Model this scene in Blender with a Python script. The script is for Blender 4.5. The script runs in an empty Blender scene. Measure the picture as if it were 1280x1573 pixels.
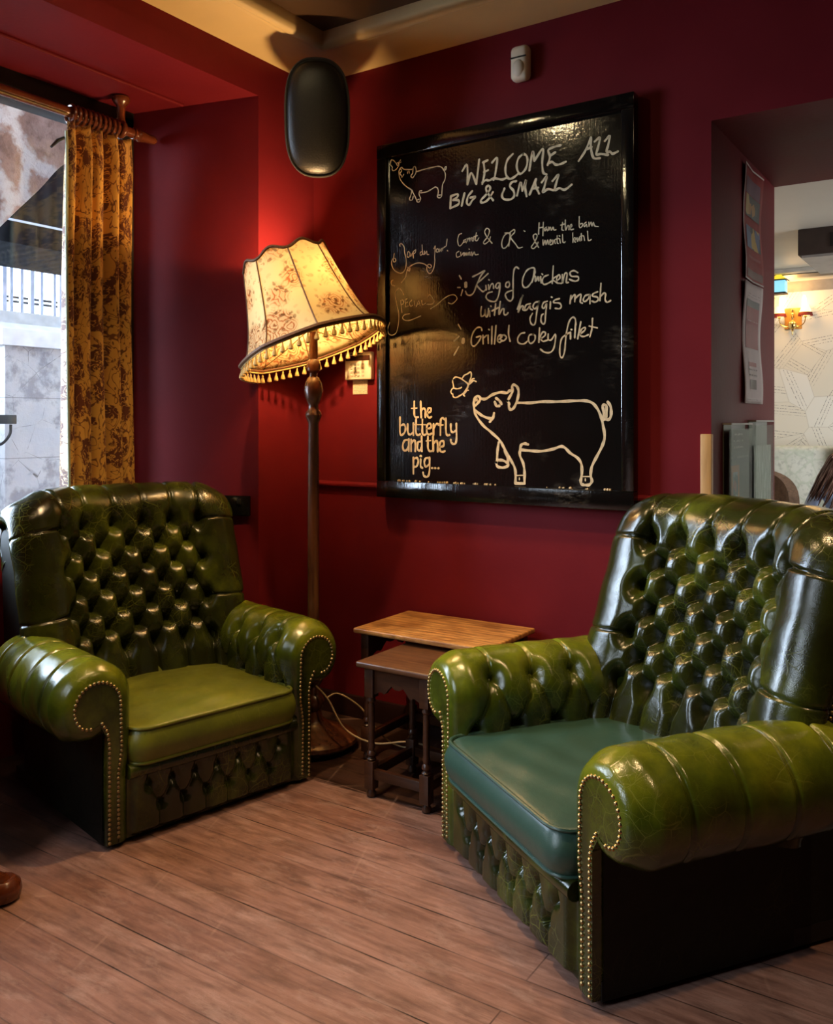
import bpy, bmesh, math, random
import numpy as np
from mathutils import Vector, Matrix

random.seed(7); np.random.seed(7)
scene = bpy.context.scene
COL = scene.collection
PI = math.pi

# ------------------------------------------------------------------ camera
cam_d = bpy.data.cameras.new('camera'); cam = bpy.data.objects.new('camera', cam_d); COL.objects.link(cam)
cam.location = (2.618, -3.10, 1.30)
cam.rotation_euler = (PI/2, 0, math.atan2(.552, .834))
cam_d.sensor_fit = 'VERTICAL'; cam_d.sensor_height = 36.0
cam_d.lens = 36.0*1350/1573
cam_d.shift_y = -(786.5-650)/1573
cam_d.clip_start = .05
scene.camera = cam

# ------------------------------------------------------------------ exposure, sky, lights
vs = scene.view_settings
scene.display_settings.display_device = 'sRGB'
vs.view_transform = 'Standard'; vs.look = 'None'; vs.gamma = 1.0; vs.use_curve_mapping = False
vs.exposure = 0.0
world = bpy.data.worlds.new('overcast_sky'); scene.world = world; world.use_nodes = True
bg = world.node_tree.nodes['Background']
# overcast sky, brightest where the sun stands behind the cloud
wt = world.node_tree; wc = wt.nodes.new('ShaderNodeTexCoord'); wd = wt.nodes.new('ShaderNodeVectorMath'); wd.operation = 'DOT_PRODUCT'
wd.inputs[1].default_value = Vector((-.80, -.52, .30)).normalized(); wt.links.new(wc.outputs['Generated'], wd.inputs[0])
wr = wt.nodes.new('ShaderNodeMapRange'); wr.interpolation_type = 'SMOOTHSTEP'
for k_, v_ in (('From Min', .5), ('From Max', .98), ('To Min', 3.2), ('To Max', 30.0)): wr.inputs[k_].default_value = v_
wt.links.new(wd.outputs['Value'], wr.inputs['Value']); wt.links.new(wr.outputs[0], bg.inputs['Strength'])
bg.inputs['Color'].default_value = (.66, .81, 1.0, 1)

def light(name, kind, loc, energy, color, **kw):
    d = bpy.data.lights.new(name, kind); d.energy = energy; d.color = color
    rot = kw.pop('rot', None)
    for k, v in kw.items(): setattr(d, k, v)
    o = bpy.data.objects.new(name, d); COL.objects.link(o); o.location = loc
    if rot is not None: o.rotation_euler = rot
    return o
def aim(o, target):
    o.rotation_euler = (Vector(target)-o.location).to_track_quat('-Z', 'Y').to_euler()

# daylight entering by the tall window of the recess
sky_in = light('window_daylight_portal', 'AREA', (-.73, -1.19, 1.70), 1, (1, 1, 1), shape='RECTANGLE', size=1.75, size_y=1.26, rot=(0, -PI/2, 0))
sky_in.data.cycles.is_portal = True
# cool area light added out of view to brighten the near floor
aim(light('added_floor_light', 'AREA', (.05, -3.55, 1.55), 18, (.74, .87, 1.0), shape='RECTANGLE', size=1.1, size_y=1.3, spread=math.radians(66)), (.95, -2.0, 0))
# row of warm ceiling downlights along the board wall
WARM = (1.0, .64, .31)
for nm, (x, y), e, sz in (('downlight_board', (.70, -1.22), 135, 106), ('downlight_chair', (1.85, -.85), 85, 100), ('downlight_front', (.78, -2.15), 26, 100), ('downlight_passage', (3.05, -1.30), 75, 100)):
    z = 2.86
    light(nm, 'SPOT', (x, y, z), e, WARM, spot_size=math.radians(sz), spot_blend=1.0, shadow_soft_size=.035)
# the bright neighbouring bar room
aim(light('bar_window_daylight', 'AREA', (5.0, 2.2, 1.5), 85, (.92, .97, 1.0), shape='RECTANGLE', size=1.8, size_y=1.6, spread=math.radians(140)), (1.4, 4.8, .8))
light('bar_floor_daylight', 'AREA', (3.9, 3.4, 2.40), 16, (1.0, .95, .88), shape='RECTANGLE', size=1.6, size_y=1.2, spread=math.radians(150))

# ------------------------------------------------------------------ helpers
def link_mesh(name, verts, faces, mat=None, parent=None, smooth=True, kind=None):
    me = bpy.data.meshes.new(name)
    me.from_pydata([tuple(map(float, v)) for v in verts], [], [tuple(int(i) for i in f) for f in faces]); me.update()
    if smooth: me.polygons.foreach_set('use_smooth', [True]*len(me.polygons))
    if mat is not None:
        for m in (mat if isinstance(mat, (list, tuple)) else [mat]): me.materials.append(m)
    o = bpy.data.objects.new(name, me); COL.objects.link(o)
    if parent is not None: o.parent = parent
    if kind: o['kind'] = kind
    return o
def tag(o, label, cat, group=None):
    o['label'] = label; o['category'] = cat
    if group: o['group'] = group
    return o
def empty(name, loc=(0, 0, 0), rz=0, label=None, cat=None, group=None):
    o = bpy.data.objects.new(name, None); COL.objects.link(o); o.location = loc; o.rotation_euler = (0, 0, rz)
    o.empty_display_size = .1
    if label: tag(o, label, cat, group)
    return o
def copy_tree(o, parent=None):
    c = o.copy(); COL.objects.link(c)
    if parent is not None: c.parent = parent
    for ch in list(o.children): copy_tree(ch, c)
    return c

class MB:
    """collects shapes for one mesh"""
    def __init__(s): s.v = []; s.f = []; s.mi = []
    def add(s, verts, faces, M=None, mi=0):
        n = len(s.v)
        if M is not None: verts = [tuple(M @ Vector(v)) for v in verts]
        s.v += [tuple(v) for v in verts]; s.f += [tuple(i+n for i in f) for f in faces]; s.mi += [mi]*len(faces)
        return s
    def box(s, a, b, bevel=0, M=None, mi=0, seg=2):
        x0, y0, z0 = a; x1, y1, z1 = b
        bm = bmesh.new()
        bmesh.ops.create_cube(bm, size=1)
        for v in bm.verts: v.co = Vector(((x0+x1)/2+v.co.x*(x1-x0), (y0+y1)/2+v.co.y*(y1-y0), (z0+z1)/2+v.co.z*(z1-z0)))
        if bevel: bmesh.ops.bevel(bm, geom=bm.edges[:], offset=bevel, segments=seg, profile=.5, affect='EDGES')
        bm.verts.index_update()
        s.add([v.co[:] for v in bm.verts], [[v.index for v in f.verts] for f in bm.faces], M, mi); bm.free()
        return s
    def lathe(s, prof, n=32, M=None, mi=0, cap=True):
        V = []; Fc = []
        for r, z in prof:
            for k in range(n):
                a = 2*PI*k/n; V.append((r*math.cos(a), r*math.sin(a), z))
        for i in range(len(prof)-1):
            for k in range(n):
                k2 = (k+1) % n; Fc.append((i*n+k, i*n+k2, (i+1)*n+k2, (i+1)*n+k))
        if cap:
            Fc.append(tuple(reversed(range(n)))); m = (len(prof)-1)*n; Fc.append(tuple(range(m, m+n)))
        return s.add(V, Fc, M, mi)
    def tube(s, pts, r, n=8, mi=0, closed=False):
        pts = [Vector(p) for p in pts]; V = []; Fc = []; m = len(pts)
        up = None
        for i, p in enumerate(pts):
            if closed: t = pts[(i+1) % m]-pts[i-1]
            else: t = pts[min(i+1, m-1)]-pts[max(i-1, 0)]
            t.normalize()
            if up is None:
                up = Vector((0, 0, 1)) if abs(t.z) < .9 else Vector((1, 0, 0))
            u = (up - t*up.dot(t)).normalized(); w = t.cross(u); up = u
            rr = r[i] if isinstance(r, (list, tuple)) else r
            for k in range(n):
                a = 2*PI*k/n; V.append(tuple(p+(u*math.cos(a)+w*math.sin(a))*rr))
        for i in range(m if closed else m-1):
            j = (i+1) % m
            for k in range(n):
                k2 = (k+1) % n; Fc.append((i*n+k, i*n+k2, j*n+k2, j*n+k))
        if not closed:
            Fc.append(tuple(reversed(range(n)))); Fc.append(tuple(range((m-1)*n, m*n)))
        return s.add(V, Fc, None, mi)
    def prism(s, poly, lo, hi, axis='z', mi=0):
        n = len(poly)
        def P(a, b, h):
            return {'z': (a, b, h), 'y': (a, h, b), 'x': (h, a, b)}[axis]
        V = [P(a, b, lo) for a, b in poly]+[P(a, b, hi) for a, b in poly]
        Fc = [tuple(range(n)), tuple(range(n, 2*n))]+[(i, (i+1) % n, n+(i+1) % n, n+i) for i in range(n)]
        return s.add(V, Fc, None, mi)
    def sphere(s, c, r, nu=12, nv=8, sc=(1, 1, 1), mi=0):
        V = [(c[0], c[1], c[2]+r*sc[2])]; Fc = []
        for i in range(1, nv):
            th = PI*i/nv
            for k in range(nu):
                a = 2*PI*k/nu
                V.append((c[0]+r*sc[0]*math.sin(th)*math.cos(a), c[1]+r*sc[1]*math.sin(th)*math.sin(a), c[2]+r*sc[2]*math.cos(th)))
        V.append((c[0], c[1], c[2]-r*sc[2])); last = len(V)-1
        for k in range(nu): Fc.append((0, 1+k, 1+(k+1) % nu)); Fc.append((last, 1+(nv-2)*nu+(k+1) % nu, 1+(nv-2)*nu+k))
        for i in range(nv-2):
            for k in range(nu):
                a = 1+i*nu; k2 = (k+1) % nu; Fc.append((a+k, a+nu+k, a+nu+k2, a+k2))
        return s.add(V, Fc, None, mi)
    def build(s, name, mat, parent=None, smooth=True, kind=None, flat_angle=40):
        bm = bmesh.new(); vs_ = [bm.verts.new(v) for v in s.v]
        for f, mi in zip(s.f, s.mi):
            try: fc = bm.faces.new([vs_[i] for i in f]); fc.material_index = mi
            except ValueError: pass
        bmesh.ops.recalc_face_normals(bm, faces=bm.faces[:])
        ang = math.radians(flat_angle)
        for f in bm.faces: f.smooth = smooth
        for e in bm.edges:
            e.smooth = len(e.link_faces) == 2 and e.calc_face_angle(0) < ang
        me = bpy.data.meshes.new(name); bm.to_mesh(me); bm.free()
        for m in (mat if isinstance(mat, (list, tuple)) else [mat]): me.materials.append(m)
        o = bpy.data.objects.new(name, me); COL.objects.link(o)
        if parent is not None: o.parent = parent
        if kind: o['kind'] = kind
        return o

def smooth_line(pts, per=6):
    """Catmull-Rom through points"""
    P = [np.array(p, float) for p in pts]
    if len(P) < 3: return P
    out = []
    for i in range(len(P)-1):
        p0 = P[i-1] if i > 0 else 2*P[0]-P[1]; p1 = P[i]; p2 = P[i+1]; p3 = P[i+2] if i+2 < len(P) else 2*P[-1]-P[-2]
        for k in range(per):
            t = k/per
            out.append(.5*((2*p1)+(-p0+p2)*t+(2*p0-5*p1+4*p2-p3)*t*t+(-p0+3*p1-3*p2+p3)*t**3))
    out.append(P[-1]); return out
def resample(pts, n):
    P = np.array(pts, float); d = np.r_[0, np.cumsum(np.linalg.norm(np.diff(P, axis=0), axis=1))]
    q = np.linspace(0, d[-1], n); return np.stack([np.interp(q, d, P[:, k]) for k in range(P.shape[1])], 1), d[-1]

# ------------------------------------------------------------------ materials
class NT:
    def __init__(s, name):
        s.m = bpy.data.materials.new(name); s.m.use_nodes = True; s.t = s.m.node_tree; s.n = s.t.nodes
        s.b = s.n['Principled BSDF']; s.out = s.n['Material Output']
    def node(s, typ, **kw):
        nd = s.n.new(typ)
        for k, v in kw.items():
            if k.startswith('i_'):
                key = k[2:]; key = int(key) if key.isdigit() else key.replace('_', ' ')
                nd.inputs[key].default_value = v
            else: setattr(nd, k, v)
        return nd
    def link(s, a, b): s.t.links.new(a, b)
    def coord(s, out='Object', scale=(1, 1, 1), rot=(0, 0, 0), loc=(0, 0, 0)):
        c = s.node('ShaderNodeTexCoord'); m = s.node('ShaderNodeMapping')
        m.inputs['Scale'].default_value = scale; m.inputs['Rotation'].default_value = rot; m.inputs['Location'].default_value = loc
        s.link(c.outputs[out], m.inputs['Vector']); return m.outputs[0]
    def noise(s, vec, scale, detail=4, rough=.5, dist=0):
        n = s.node('ShaderNodeTexNoise'); n.inputs['Scale'].default_value = scale; n.inputs['Detail'].default_value = detail
        n.inputs['Roughness'].default_value = rough; n.inputs['Distortion'].default_value = dist
        if vec is not None: s.link(vec, n.inputs['Vector'])
        return n.outputs['Fac']
    def voro(s, vec, scale, feature='F1', out='Distance', rnd=1.0):
        n = s.node('ShaderNodeTexVoronoi'); n.feature = feature; n.inputs['Scale'].default_value = scale; n.inputs['Randomness'].default_value = rnd
        if vec is not None: s.link(vec, n.inputs['Vector'])
        return n.outputs[out]
    def wave(s, vec, scale, dist=0, dscale=1, typ='BANDS', direction='X', detail=2):
        n = s.node('ShaderNodeTexWave'); n.wave_type = typ
        if typ == 'BANDS': n.bands_direction = direction
        else: n.rings_direction = direction
        n.inputs['Scale'].default_value = scale; n.inputs['Distortion'].default_value = dist; n.inputs['Detail Scale'].default_value = dscale; n.inputs['Detail'].default_value = detail
        if vec is not None: s.link(vec, n.inputs['Vector'])
        return n.outputs['Fac']
    def ramp(s, fac, stops, interp='LINEAR'):
        r = s.node('ShaderNodeValToRGB'); r.color_ramp.interpolation = interp
        e = r.color_ramp.elements
        while len(e) < len(stops): e.new(.5)
        for el, (p, c) in zip(e, stops):
            el.position = p; el.color = (c, c, c, 1) if isinstance(c, (int, float)) else (*c, 1)
        s.link(fac, r.inputs[0]); return r.outputs[0]
    def mix(s, fac, a, b, mode='MIX'):
        m = s.node('ShaderNodeMix'); m.data_type = 'RGBA'; m.blend_type = mode
        for sock, val in ((m.inputs[0], fac), (m.inputs[6], a), (m.inputs[7], b)):
            if isinstance(val, (int, float)): sock.default_value = val
            elif isinstance(val, tuple): sock.default_value = (*val, 1)
            else: s.link(val, sock)
        return m.outputs[2]
    def math(s, op, a, b=0, c=0):
        m = s.node('ShaderNodeMath'); m.operation = op
        for k, val in enumerate((a, b, c)):
            if isinstance(val, (int, float)): m.inputs[k].default_value = val
            else: s.link(val, m.inputs[k])
        return m.outputs[0]
    def sep(s, vec):
        m = s.node('ShaderNodeSeparateXYZ'); s.link(vec, m.inputs[0]); return m.outputs
    def bump(s, h, strength=.3, dist=.01, normal=None):
        b = s.node('ShaderNodeBump'); b.inputs['Strength'].default_value = strength; b.inputs['Distance'].default_value = dist
        s.link(h, b.inputs['Height'])
        if normal is not None: s.link(normal, b.inputs['Normal'])
        return b.outputs[0]
    def set(s, color=None, rough=None, normal=None, metal=None, spec=None, coat=None, coat_rough=None, sheen=None):
        for key, val in (('Base Color', color), ('Roughness', rough), ('Normal', normal), ('Metallic', metal), ('Specular IOR Level', spec), ('Coat Weight', coat), ('Coat Roughness', coat_rough), ('Sheen Weight', sheen)):
            if val is None: continue
            if isinstance(val, (int, float)): s.b.inputs[key].default_value = val
            elif isinstance(val, tuple): s.b.inputs[key].default_value = (*val, 1)
            else: s.link(val, s.b.inputs[key])
        return s.m

def plain(name, color, rough=.5, metal=0, spec=.35, var=.12, nscale=14, coat=None):
    t = NT(name); v = t.coord()
    n = t.noise(v, nscale, 4)
    c = t.ramp(n, [(.3, tuple(x*(1-var) for x in color)), (.7, tuple(min(1, x*(1+var)) for x in color))])
    return t.set(color=c, rough=rough, metal=metal, spec=spec, coat=coat)

def wall_paint():
    t = NT('oxblood_paint'); v = t.coord()
    n = t.noise(v, 3.0, 5); n2 = t.noise(v, 60, 3)
    c = t.ramp(n, [(.25, (.125, .0085, .0125)), (.75, (.165, .012, .017))])
    r = t.ramp(n, [(.2, .50), (.8, .60)])
    return t.set(color=c, rough=r, normal=t.bump(n2, .12, .004), spec=.10)
M_WALL = wall_paint()

def floor_mat():
    t = NT('worn_floorboards'); v = t.coord()
    br = t.node('ShaderNodeTexBrick'); br.offset = .37; br.squash = 1
    t.link(v, br.inputs['Vector'])
    for k, val in (('Scale', 1), ('Mortar Size', .0022), ('Mortar Smooth', .25), ('Brick Width', 2.7), ('Row Height', .125), ('Bias', 0)): br.inputs[k].default_value = val
    br.inputs['Color1'].default_value = (0, 0, 0, 1); br.inputs['Color2'].default_value = (1, 1, 1, 1); br.inputs['Mortar'].default_value = (.5, .5, .5, 1)
    x, y, z = t.sep(v)
    vg = t.coord(scale=(1.2, 16, 1)); grain = t.noise(vg, 3.2, 7, .6, .4)
    vg2 = t.coord(scale=(4, 60, 1)); fine = t.noise(vg2, 4, 4, .6)
    big = t.noise(v, 1.6, 4)
    plank = br.outputs['Color']
    worn = t.mix(plank, (.240, .118, .088), (.310, .170, .130))
    worn = t.mix(t.ramp(grain, [(.40, 0.0), (.66, .7)]), worn, (.135, .058, .040))
    worn = t.mix(t.ramp(fine, [(.58, 0.0), (.75, .4)]), worn, (.40, .235, .165))
    old_shaded = t.mix(plank, (.026, .010, .006), (.055, .023, .012))
    old_shaded = t.mix(t.ramp(grain, [(.4, 0.0), (.62, .9)]), old_shaded, (.018, .008, .005))
    # the boards beside the wall keep their old dark finish
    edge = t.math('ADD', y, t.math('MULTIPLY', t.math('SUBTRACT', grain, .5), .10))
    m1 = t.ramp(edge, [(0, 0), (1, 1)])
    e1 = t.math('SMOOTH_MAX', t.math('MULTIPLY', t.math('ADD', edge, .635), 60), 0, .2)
    e2 = t.math('MULTIPLY', t.math('SUBTRACT', .22, t.math('ADD', x, t.math('MULTIPLY', t.math('SUBTRACT', big, .5), .5))), 9)  # shade beside and behind the left chair, painted into the board colour
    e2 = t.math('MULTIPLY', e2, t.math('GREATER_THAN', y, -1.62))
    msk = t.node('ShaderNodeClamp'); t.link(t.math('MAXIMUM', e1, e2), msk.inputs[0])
    col = t.mix(msk.outputs[0], worn, old_shaded)
    sm0 = t.noise(t.coord(scale=(2.2, 6, 1)), 2.6, 6, .65, .3)
    col = t.mix(t.ramp(sm0, [(.44, 0), (.66, .62)]), col, (.075, .034, .024))
    pale = t.noise(t.coord(scale=(3, 9, 1), loc=(4, 2, 0)), 2.2, 6, .7, .2)
    col = t.mix(t.math('MULTIPLY', t.ramp(pale, [(.52, 0), (.72, .5)]), t.math('SUBTRACT', 1.0, msk.outputs[0])), col, (.44, .29, .235))
    spk = t.ramp(t.noise(v, 120, 3, .7), [(.62, 0), (.74, .5)])
    col = t.mix(spk, col, (.06, .028, .02))
    # scratches
    vs1 = t.coord(scale=(1, 1, 1), rot=(0, 0, .9)); s1 = t.wave(vs1, .9, 2.2, .35, detail=1)
    vs2 = t.coord(scale=(1, 1, 1), rot=(0, 0, -.35)); s2 = t.wave(vs2, 1.2, 3.0, .4, detail=1)
    sm = t.math('MULTIPLY', t.math('MAXIMUM', t.ramp(s1, [(.9985, 0), (1, 1)]), t.ramp(s2, [(.9988, 0), (1, 1)])), t.ramp(t.noise(v, 6, 3), [(.54, 0), (.68, .35)]))
    col = t.mix(sm, col, (.46, .29, .21))
    gap = t.math('MULTIPLY', br.outputs['Fac'], t.math('MAXIMUM', t.ramp(t.noise(v, 4, 3), [(.42, .25), (.62, 1.0)]), msk.outputs[0]))
    col = t.mix(gap, col, (.012, .006, .004))
    h = t.math('SUBTRACT', t.math('MULTIPLY', grain, .3), t.math('MULTIPLY', br.outputs['Fac'], 1.0))
    rough = t.ramp(t.noise(v, 7, 4), [(.3, .40), (.7, .56)])
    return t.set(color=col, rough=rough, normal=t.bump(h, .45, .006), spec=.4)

def leather(name, dark, mid, worn, crack=1.0, rough=(.24, .38), wornscale=4.0, spec=.55, rub=None):
    t = NT(name); v = t.coord()
    n = t.noise(v, wornscale, 6, .6); n2 = t.noise(v, 22, 4, .6)
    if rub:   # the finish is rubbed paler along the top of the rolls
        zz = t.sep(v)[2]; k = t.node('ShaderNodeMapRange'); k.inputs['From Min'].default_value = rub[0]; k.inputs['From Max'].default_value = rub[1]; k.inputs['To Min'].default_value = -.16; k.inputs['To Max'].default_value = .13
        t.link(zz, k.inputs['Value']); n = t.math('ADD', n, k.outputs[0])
    c = t.ramp(n, [(.30, dark), (.52, mid), (.72, worn)])
    c = t.mix(t.ramp(n2, [(.45, 0.0), (.75, .35)]), c, dark)
    vd = t.node('ShaderNodeVectorMath'); vd.operation = 'ADD'
    nc = t.node('ShaderNodeTexNoise'); nc.inputs['Scale'].default_value = 9; t.link(v, nc.inputs['Vector'])
    sc = t.node('ShaderNodeVectorMath'); sc.operation = 'SCALE'; sc.inputs[3].default_value = .045; t.link(nc.outputs['Color'], sc.inputs[0])
    t.link(v, vd.inputs[0]); t.link(sc.outputs[0], vd.inputs[1])
    e1 = t.voro(vd.outputs[0], 15, 'DISTANCE_TO_EDGE'); e2 = t.voro(vd.outputs[0], 44, 'DISTANCE_TO_EDGE')
    l1 = t.ramp(e1, [(0, 1), (.022, 0)]); l2 = t.ramp(e2, [(0, .7), (.03, 0)])
    msk = t.ramp(t.noise(v, 5.5, 4), [(.50, 0.0), (.63, 1)])
    cr = t.math('MULTIPLY', t.math('MULTIPLY', t.math('MAXIMUM', l1, l2), msk), .38*crack)
    c = t.mix(cr, c, (.26, .28, .05))
    g = t.voro(v, 420, 'F1')
    h = t.math('ADD', t.math('MULTIPLY', g, .12), t.math('ADD', t.math('MULTIPLY', t.noise(v, 34, 5), .6), t.math('MULTIPLY', cr, -.5)))
    r = t.ramp(n2, [(.3, rough[0]), (.75, rough[1])])
    return t.set(color=c, rough=r, normal=t.bump(h, .22, .006), spec=spec)
M_LEATHER = leather('antiqued_green_leather', (.010, .010, .003), (.023, .029, .004), (.080, .098, .008), 1.0, (.15, .26))
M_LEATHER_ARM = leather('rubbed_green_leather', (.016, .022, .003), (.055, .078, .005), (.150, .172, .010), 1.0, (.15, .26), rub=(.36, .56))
M_CUSH_WORN = leather('cracked_green_seat_leather', (.075, .085, .008), (.125, .14, .012), (.19, .20, .02), 1.0, (.30, .44))
M_CUSH_NEW = leather('smooth_teal_green_leather', (.022, .060, .042), (.028, .070, .050), (.034, .080, .056), 0.0, (.33, .38), 2.0)
M_HIDE = leather('dark_outside_leather', (.004, .0042, .0025), (.005, .0055, .003), (.007, .008, .004), .15, (.5, .6), spec=.2)
M_BRASS = plain('aged_brass', (.42, .30, .13), .32, 1.0)
M_BRASS_BRIGHT = plain('polished_brass', (.75, .52, .20), .18, 1.0, var=.05)

def wood(name, c1, c2, rough=.35, scale=(2, 14, 14), coat=.15, blotch=0):
    t = NT(name); v = t.coord(scale=scale); v0 = t.coord()
    g = t.noise(v, 4.5, 7, .62, .8); w = t.wave(v, .7, 7, 1.6, direction='Y')
    f = t.math('ADD', t.math('MULTIPLY', g, .82), t.math('MULTIPLY', w, .18))
    c = t.ramp(f, [(.28, c1), (.66, c2)])
    if blotch:
        b = t.ramp(t.noise(v0, 6, 5, .6), [(.45, 0.0), (.7, blotch)]); c = t.mix(b, c, c1)
    return t.set(color=c, rough=rough, normal=t.bump(f, .15, .003), coat=coat, coat_rough=.25)
M_DARKWOOD = wood('dark_turned_oak', (.020, .007, .003), (.060, .022, .009), .34)
M_TOPWOOD = wood('honey_oak_top', (.17, .062, .015), (.72, .38, .115), .38, (2.2, 14, 10), .2, .85)
M_TOPWOOD2 = wood('brown_oak_top', (.060, .022, .008), (.15, .062, .022), .40, (2.2, 16, 10), .1, .6)
M_LAMPWOOD = wood('mahogany', (.045, .014, .005), (.11, .036, .012), .25, (14, 14, 2), .4)
M_POLEWOOD = wood('curtain_pole_wood', (.075, .016, .006), (.16, .040, .012), .25, (10, 2, 10), .4)
M_STRIP = wood('pale_oak_strip', (.40, .22, .07), (.55, .33, .12), .5, (20, 20, 2), 0)
M_BLACK = plain('black_plastic', (.012, .011, .010), .42)
M_BLACKGLOSS = plain('black_gloss', (.006, .006, .006), .18)
M_FRAME = plain('black_painted_frame', (.006, .005, .005), .28, nscale=40)
M_WHITEP = plain('cream_plastic', (.70, .62, .47), .40, var=.03)
M_CREAM = plain('cream_ceiling_paint', (.68, .50, .24), .55, var=.05, nscale=4)
M_CEILDARK = plain('brown_ceiling_paint', (.060, .030, .014), .45, var=.15, nscale=3)
M_SKIRT = plain('dark_skirting_paint', (.022, .008, .007), .35)
M_CHALK = plain('chalk_paint', (.62, .50, .31), .8, var=.18, nscale=60)
M_CABLE = plain('pale_flex', (.45, .33, .18), .5)
M_TOE = plain('darkened_frame_wood', (.008, .006, .005), .6)

def board_mat():
    t = NT('gloss_blackboard'); v = t.coord()
    n = t.noise(v, 90, 3, .6); vs_ = t.coord(scale=(60, 1, 3)); st = t.noise(vs_, 2, 3)
    sm = t.math('MULTIPLY', t.ramp(t.noise(v, 4.5, 4), [(.56, 0), (.76, .30)]), t.ramp(t.noise(t.coord(scale=(3, 1, 10)), 7, 5, .7), [(.45, 0), (.7, 1)]))
    c = t.mix(sm, (.005, .0045, .004), (.20, .16, .10))
    r = t.math('ADD', t.ramp(t.noise(v, 6, 4), [(.3, .09), (.75, .14)]), t.math('MULTIPLY', sm, 1.2))
    h = t.math('ADD', n, t.math('MULTIPLY', st, .8))
    return t.set(color=c, rough=r, normal=t.bump(h, .16, .0025), spec=.95)
M_BOARD = board_mat()

def curtain_mat():
    t = NT('gold_damask'); v = t.coord('UV', scale=(1, 1, 1))
    nc = t.node('ShaderNodeTexNoise'); nc.inputs['Scale'].default_value = 7; nc.inputs['Detail'].default_value = 3; t.link(v, nc.inputs['Vector'])
    sc = t.node('ShaderNodeVectorMath'); sc.operation = 'SCALE'; sc.inputs[3].default_value = .10; t.link(nc.outputs['Color'], sc.inputs[0])
    va = t.node('ShaderNodeVectorMath'); va.operation = 'ADD'; t.link(v, va.inputs[0]); t.link(sc.outputs[0], va.inputs[1])
    nf = t.noise(v, 42, 3, .6)
    a = t.math('ADD', t.voro(va.outputs[0], 10.5, 'SMOOTH_F1', rnd=.75), t.math('MULTIPLY', t.math('SUBTRACT', nf, .5), .30))
    petal = t.ramp(a, [(.36, 1), (.40, 0)])
    vein = t.ramp(t.math('ABSOLUTE', t.math('SUBTRACT', t.noise(v, 24, 2, .5, 1.2), .5)), [(.018, 1), (.034, 0)])
    d = t.voro(va.outputs[0], 34, 'F1', rnd=.9); dots = t.ramp(d, [(.20, 1), (.26, 0)])
    vine = t.ramp(t.math('ABSOLUTE', t.math('SUBTRACT', t.noise(v, 9, 1, .5, 2.0), .5)), [(.014, 1), (.024, 0)])
    f = t.math('MAXIMUM', t.math('MULTIPLY', petal, t.math('SUBTRACT', 1.0, vein)), t.math('MAXIMUM', t.math('MULTIPLY', dots, .85), t.math('MULTIPLY', vine, .9)))
    weave = t.noise(v, 300, 2)
    gold = t.mix(t.noise(v, 5, 3), (.60, .29, .045), (.78, .44, .095))
    rust = t.mix(t.noise(v, 6, 3), (.17, .036, .006), (.07, .016, .004))
    c = t.mix(f, gold, rust)
    h = t.math('ADD', t.math('MULTIPLY', f, 1), t.math('MULTIPLY', weave, .3))
    return t.set(color=c, rough=t.ramp(f, [(0, .38), (1, .7)]), normal=t.bump(h, .25, .002), sheen=.2)
M_CURTAIN = curtain_mat()
M_LINING = plain('pale_curtain_lining', (.34, .38, .26), .8)
# ------------------------------------------------------------------ room shell
H = 2.85
SOF = 2.69                      # underside of the window recess
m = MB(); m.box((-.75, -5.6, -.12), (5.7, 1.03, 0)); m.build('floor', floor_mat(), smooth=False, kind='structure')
m = MB(); m.box((.5, 1.03, -.12), (6.3, 4.9, 0)); m.build('floor_bar', plain('bar_floorboards', (.12, .06, .03), .5), smooth=False, kind='structure')

# ceiling: flat cream border, darker panel inside it
m = MB()
m.prism([(0, 0), (5.5, 0), (5.5, -.315), (.315, -.315), (.315, -5.2), (0, -5.2)], H, H+.1)
m.build('ceiling_border', M_CREAM, smooth=False, kind='structure')
m = MB(); m.box((.30, -5.5, H+.045), (5.6, -.30, H+.15)); m.build('ceiling', M_CEILDARK, smooth=False, kind='structure')
m = MB()
def moulding(path, prof):
    V = []; Fc = []; n = len(prof)
    for (x, y, ox, oy) in path:
        for d, z in prof: V.append((x+ox*d, y+oy*d, z))
    for i in range(len(path)-1):
        for k in range(n):
            k2 = (k+1) % n; Fc.append((i*n+k, i*n+k2, (i+1)*n+k2, (i+1)*n+k))
    return V, Fc
prof = [(-.055, H+.002), (-.052, H-.012), (-.038, H-.016), (-.030, H-.010), (-.020, H-.022), (-.004, H-.024), (.008, H-.014), (.012, H+.01), (.012, H+.05), (-.055, H+.05)]
V, Fc = moulding([(5.5, -.315, 0, -1), (.315, -.315, 1, -1), (.315, -5.2, 1, 0)], prof); m.add(V, Fc)
m.build('trim_1', M_CREAM, kind='structure', flat_angle=60)

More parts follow.
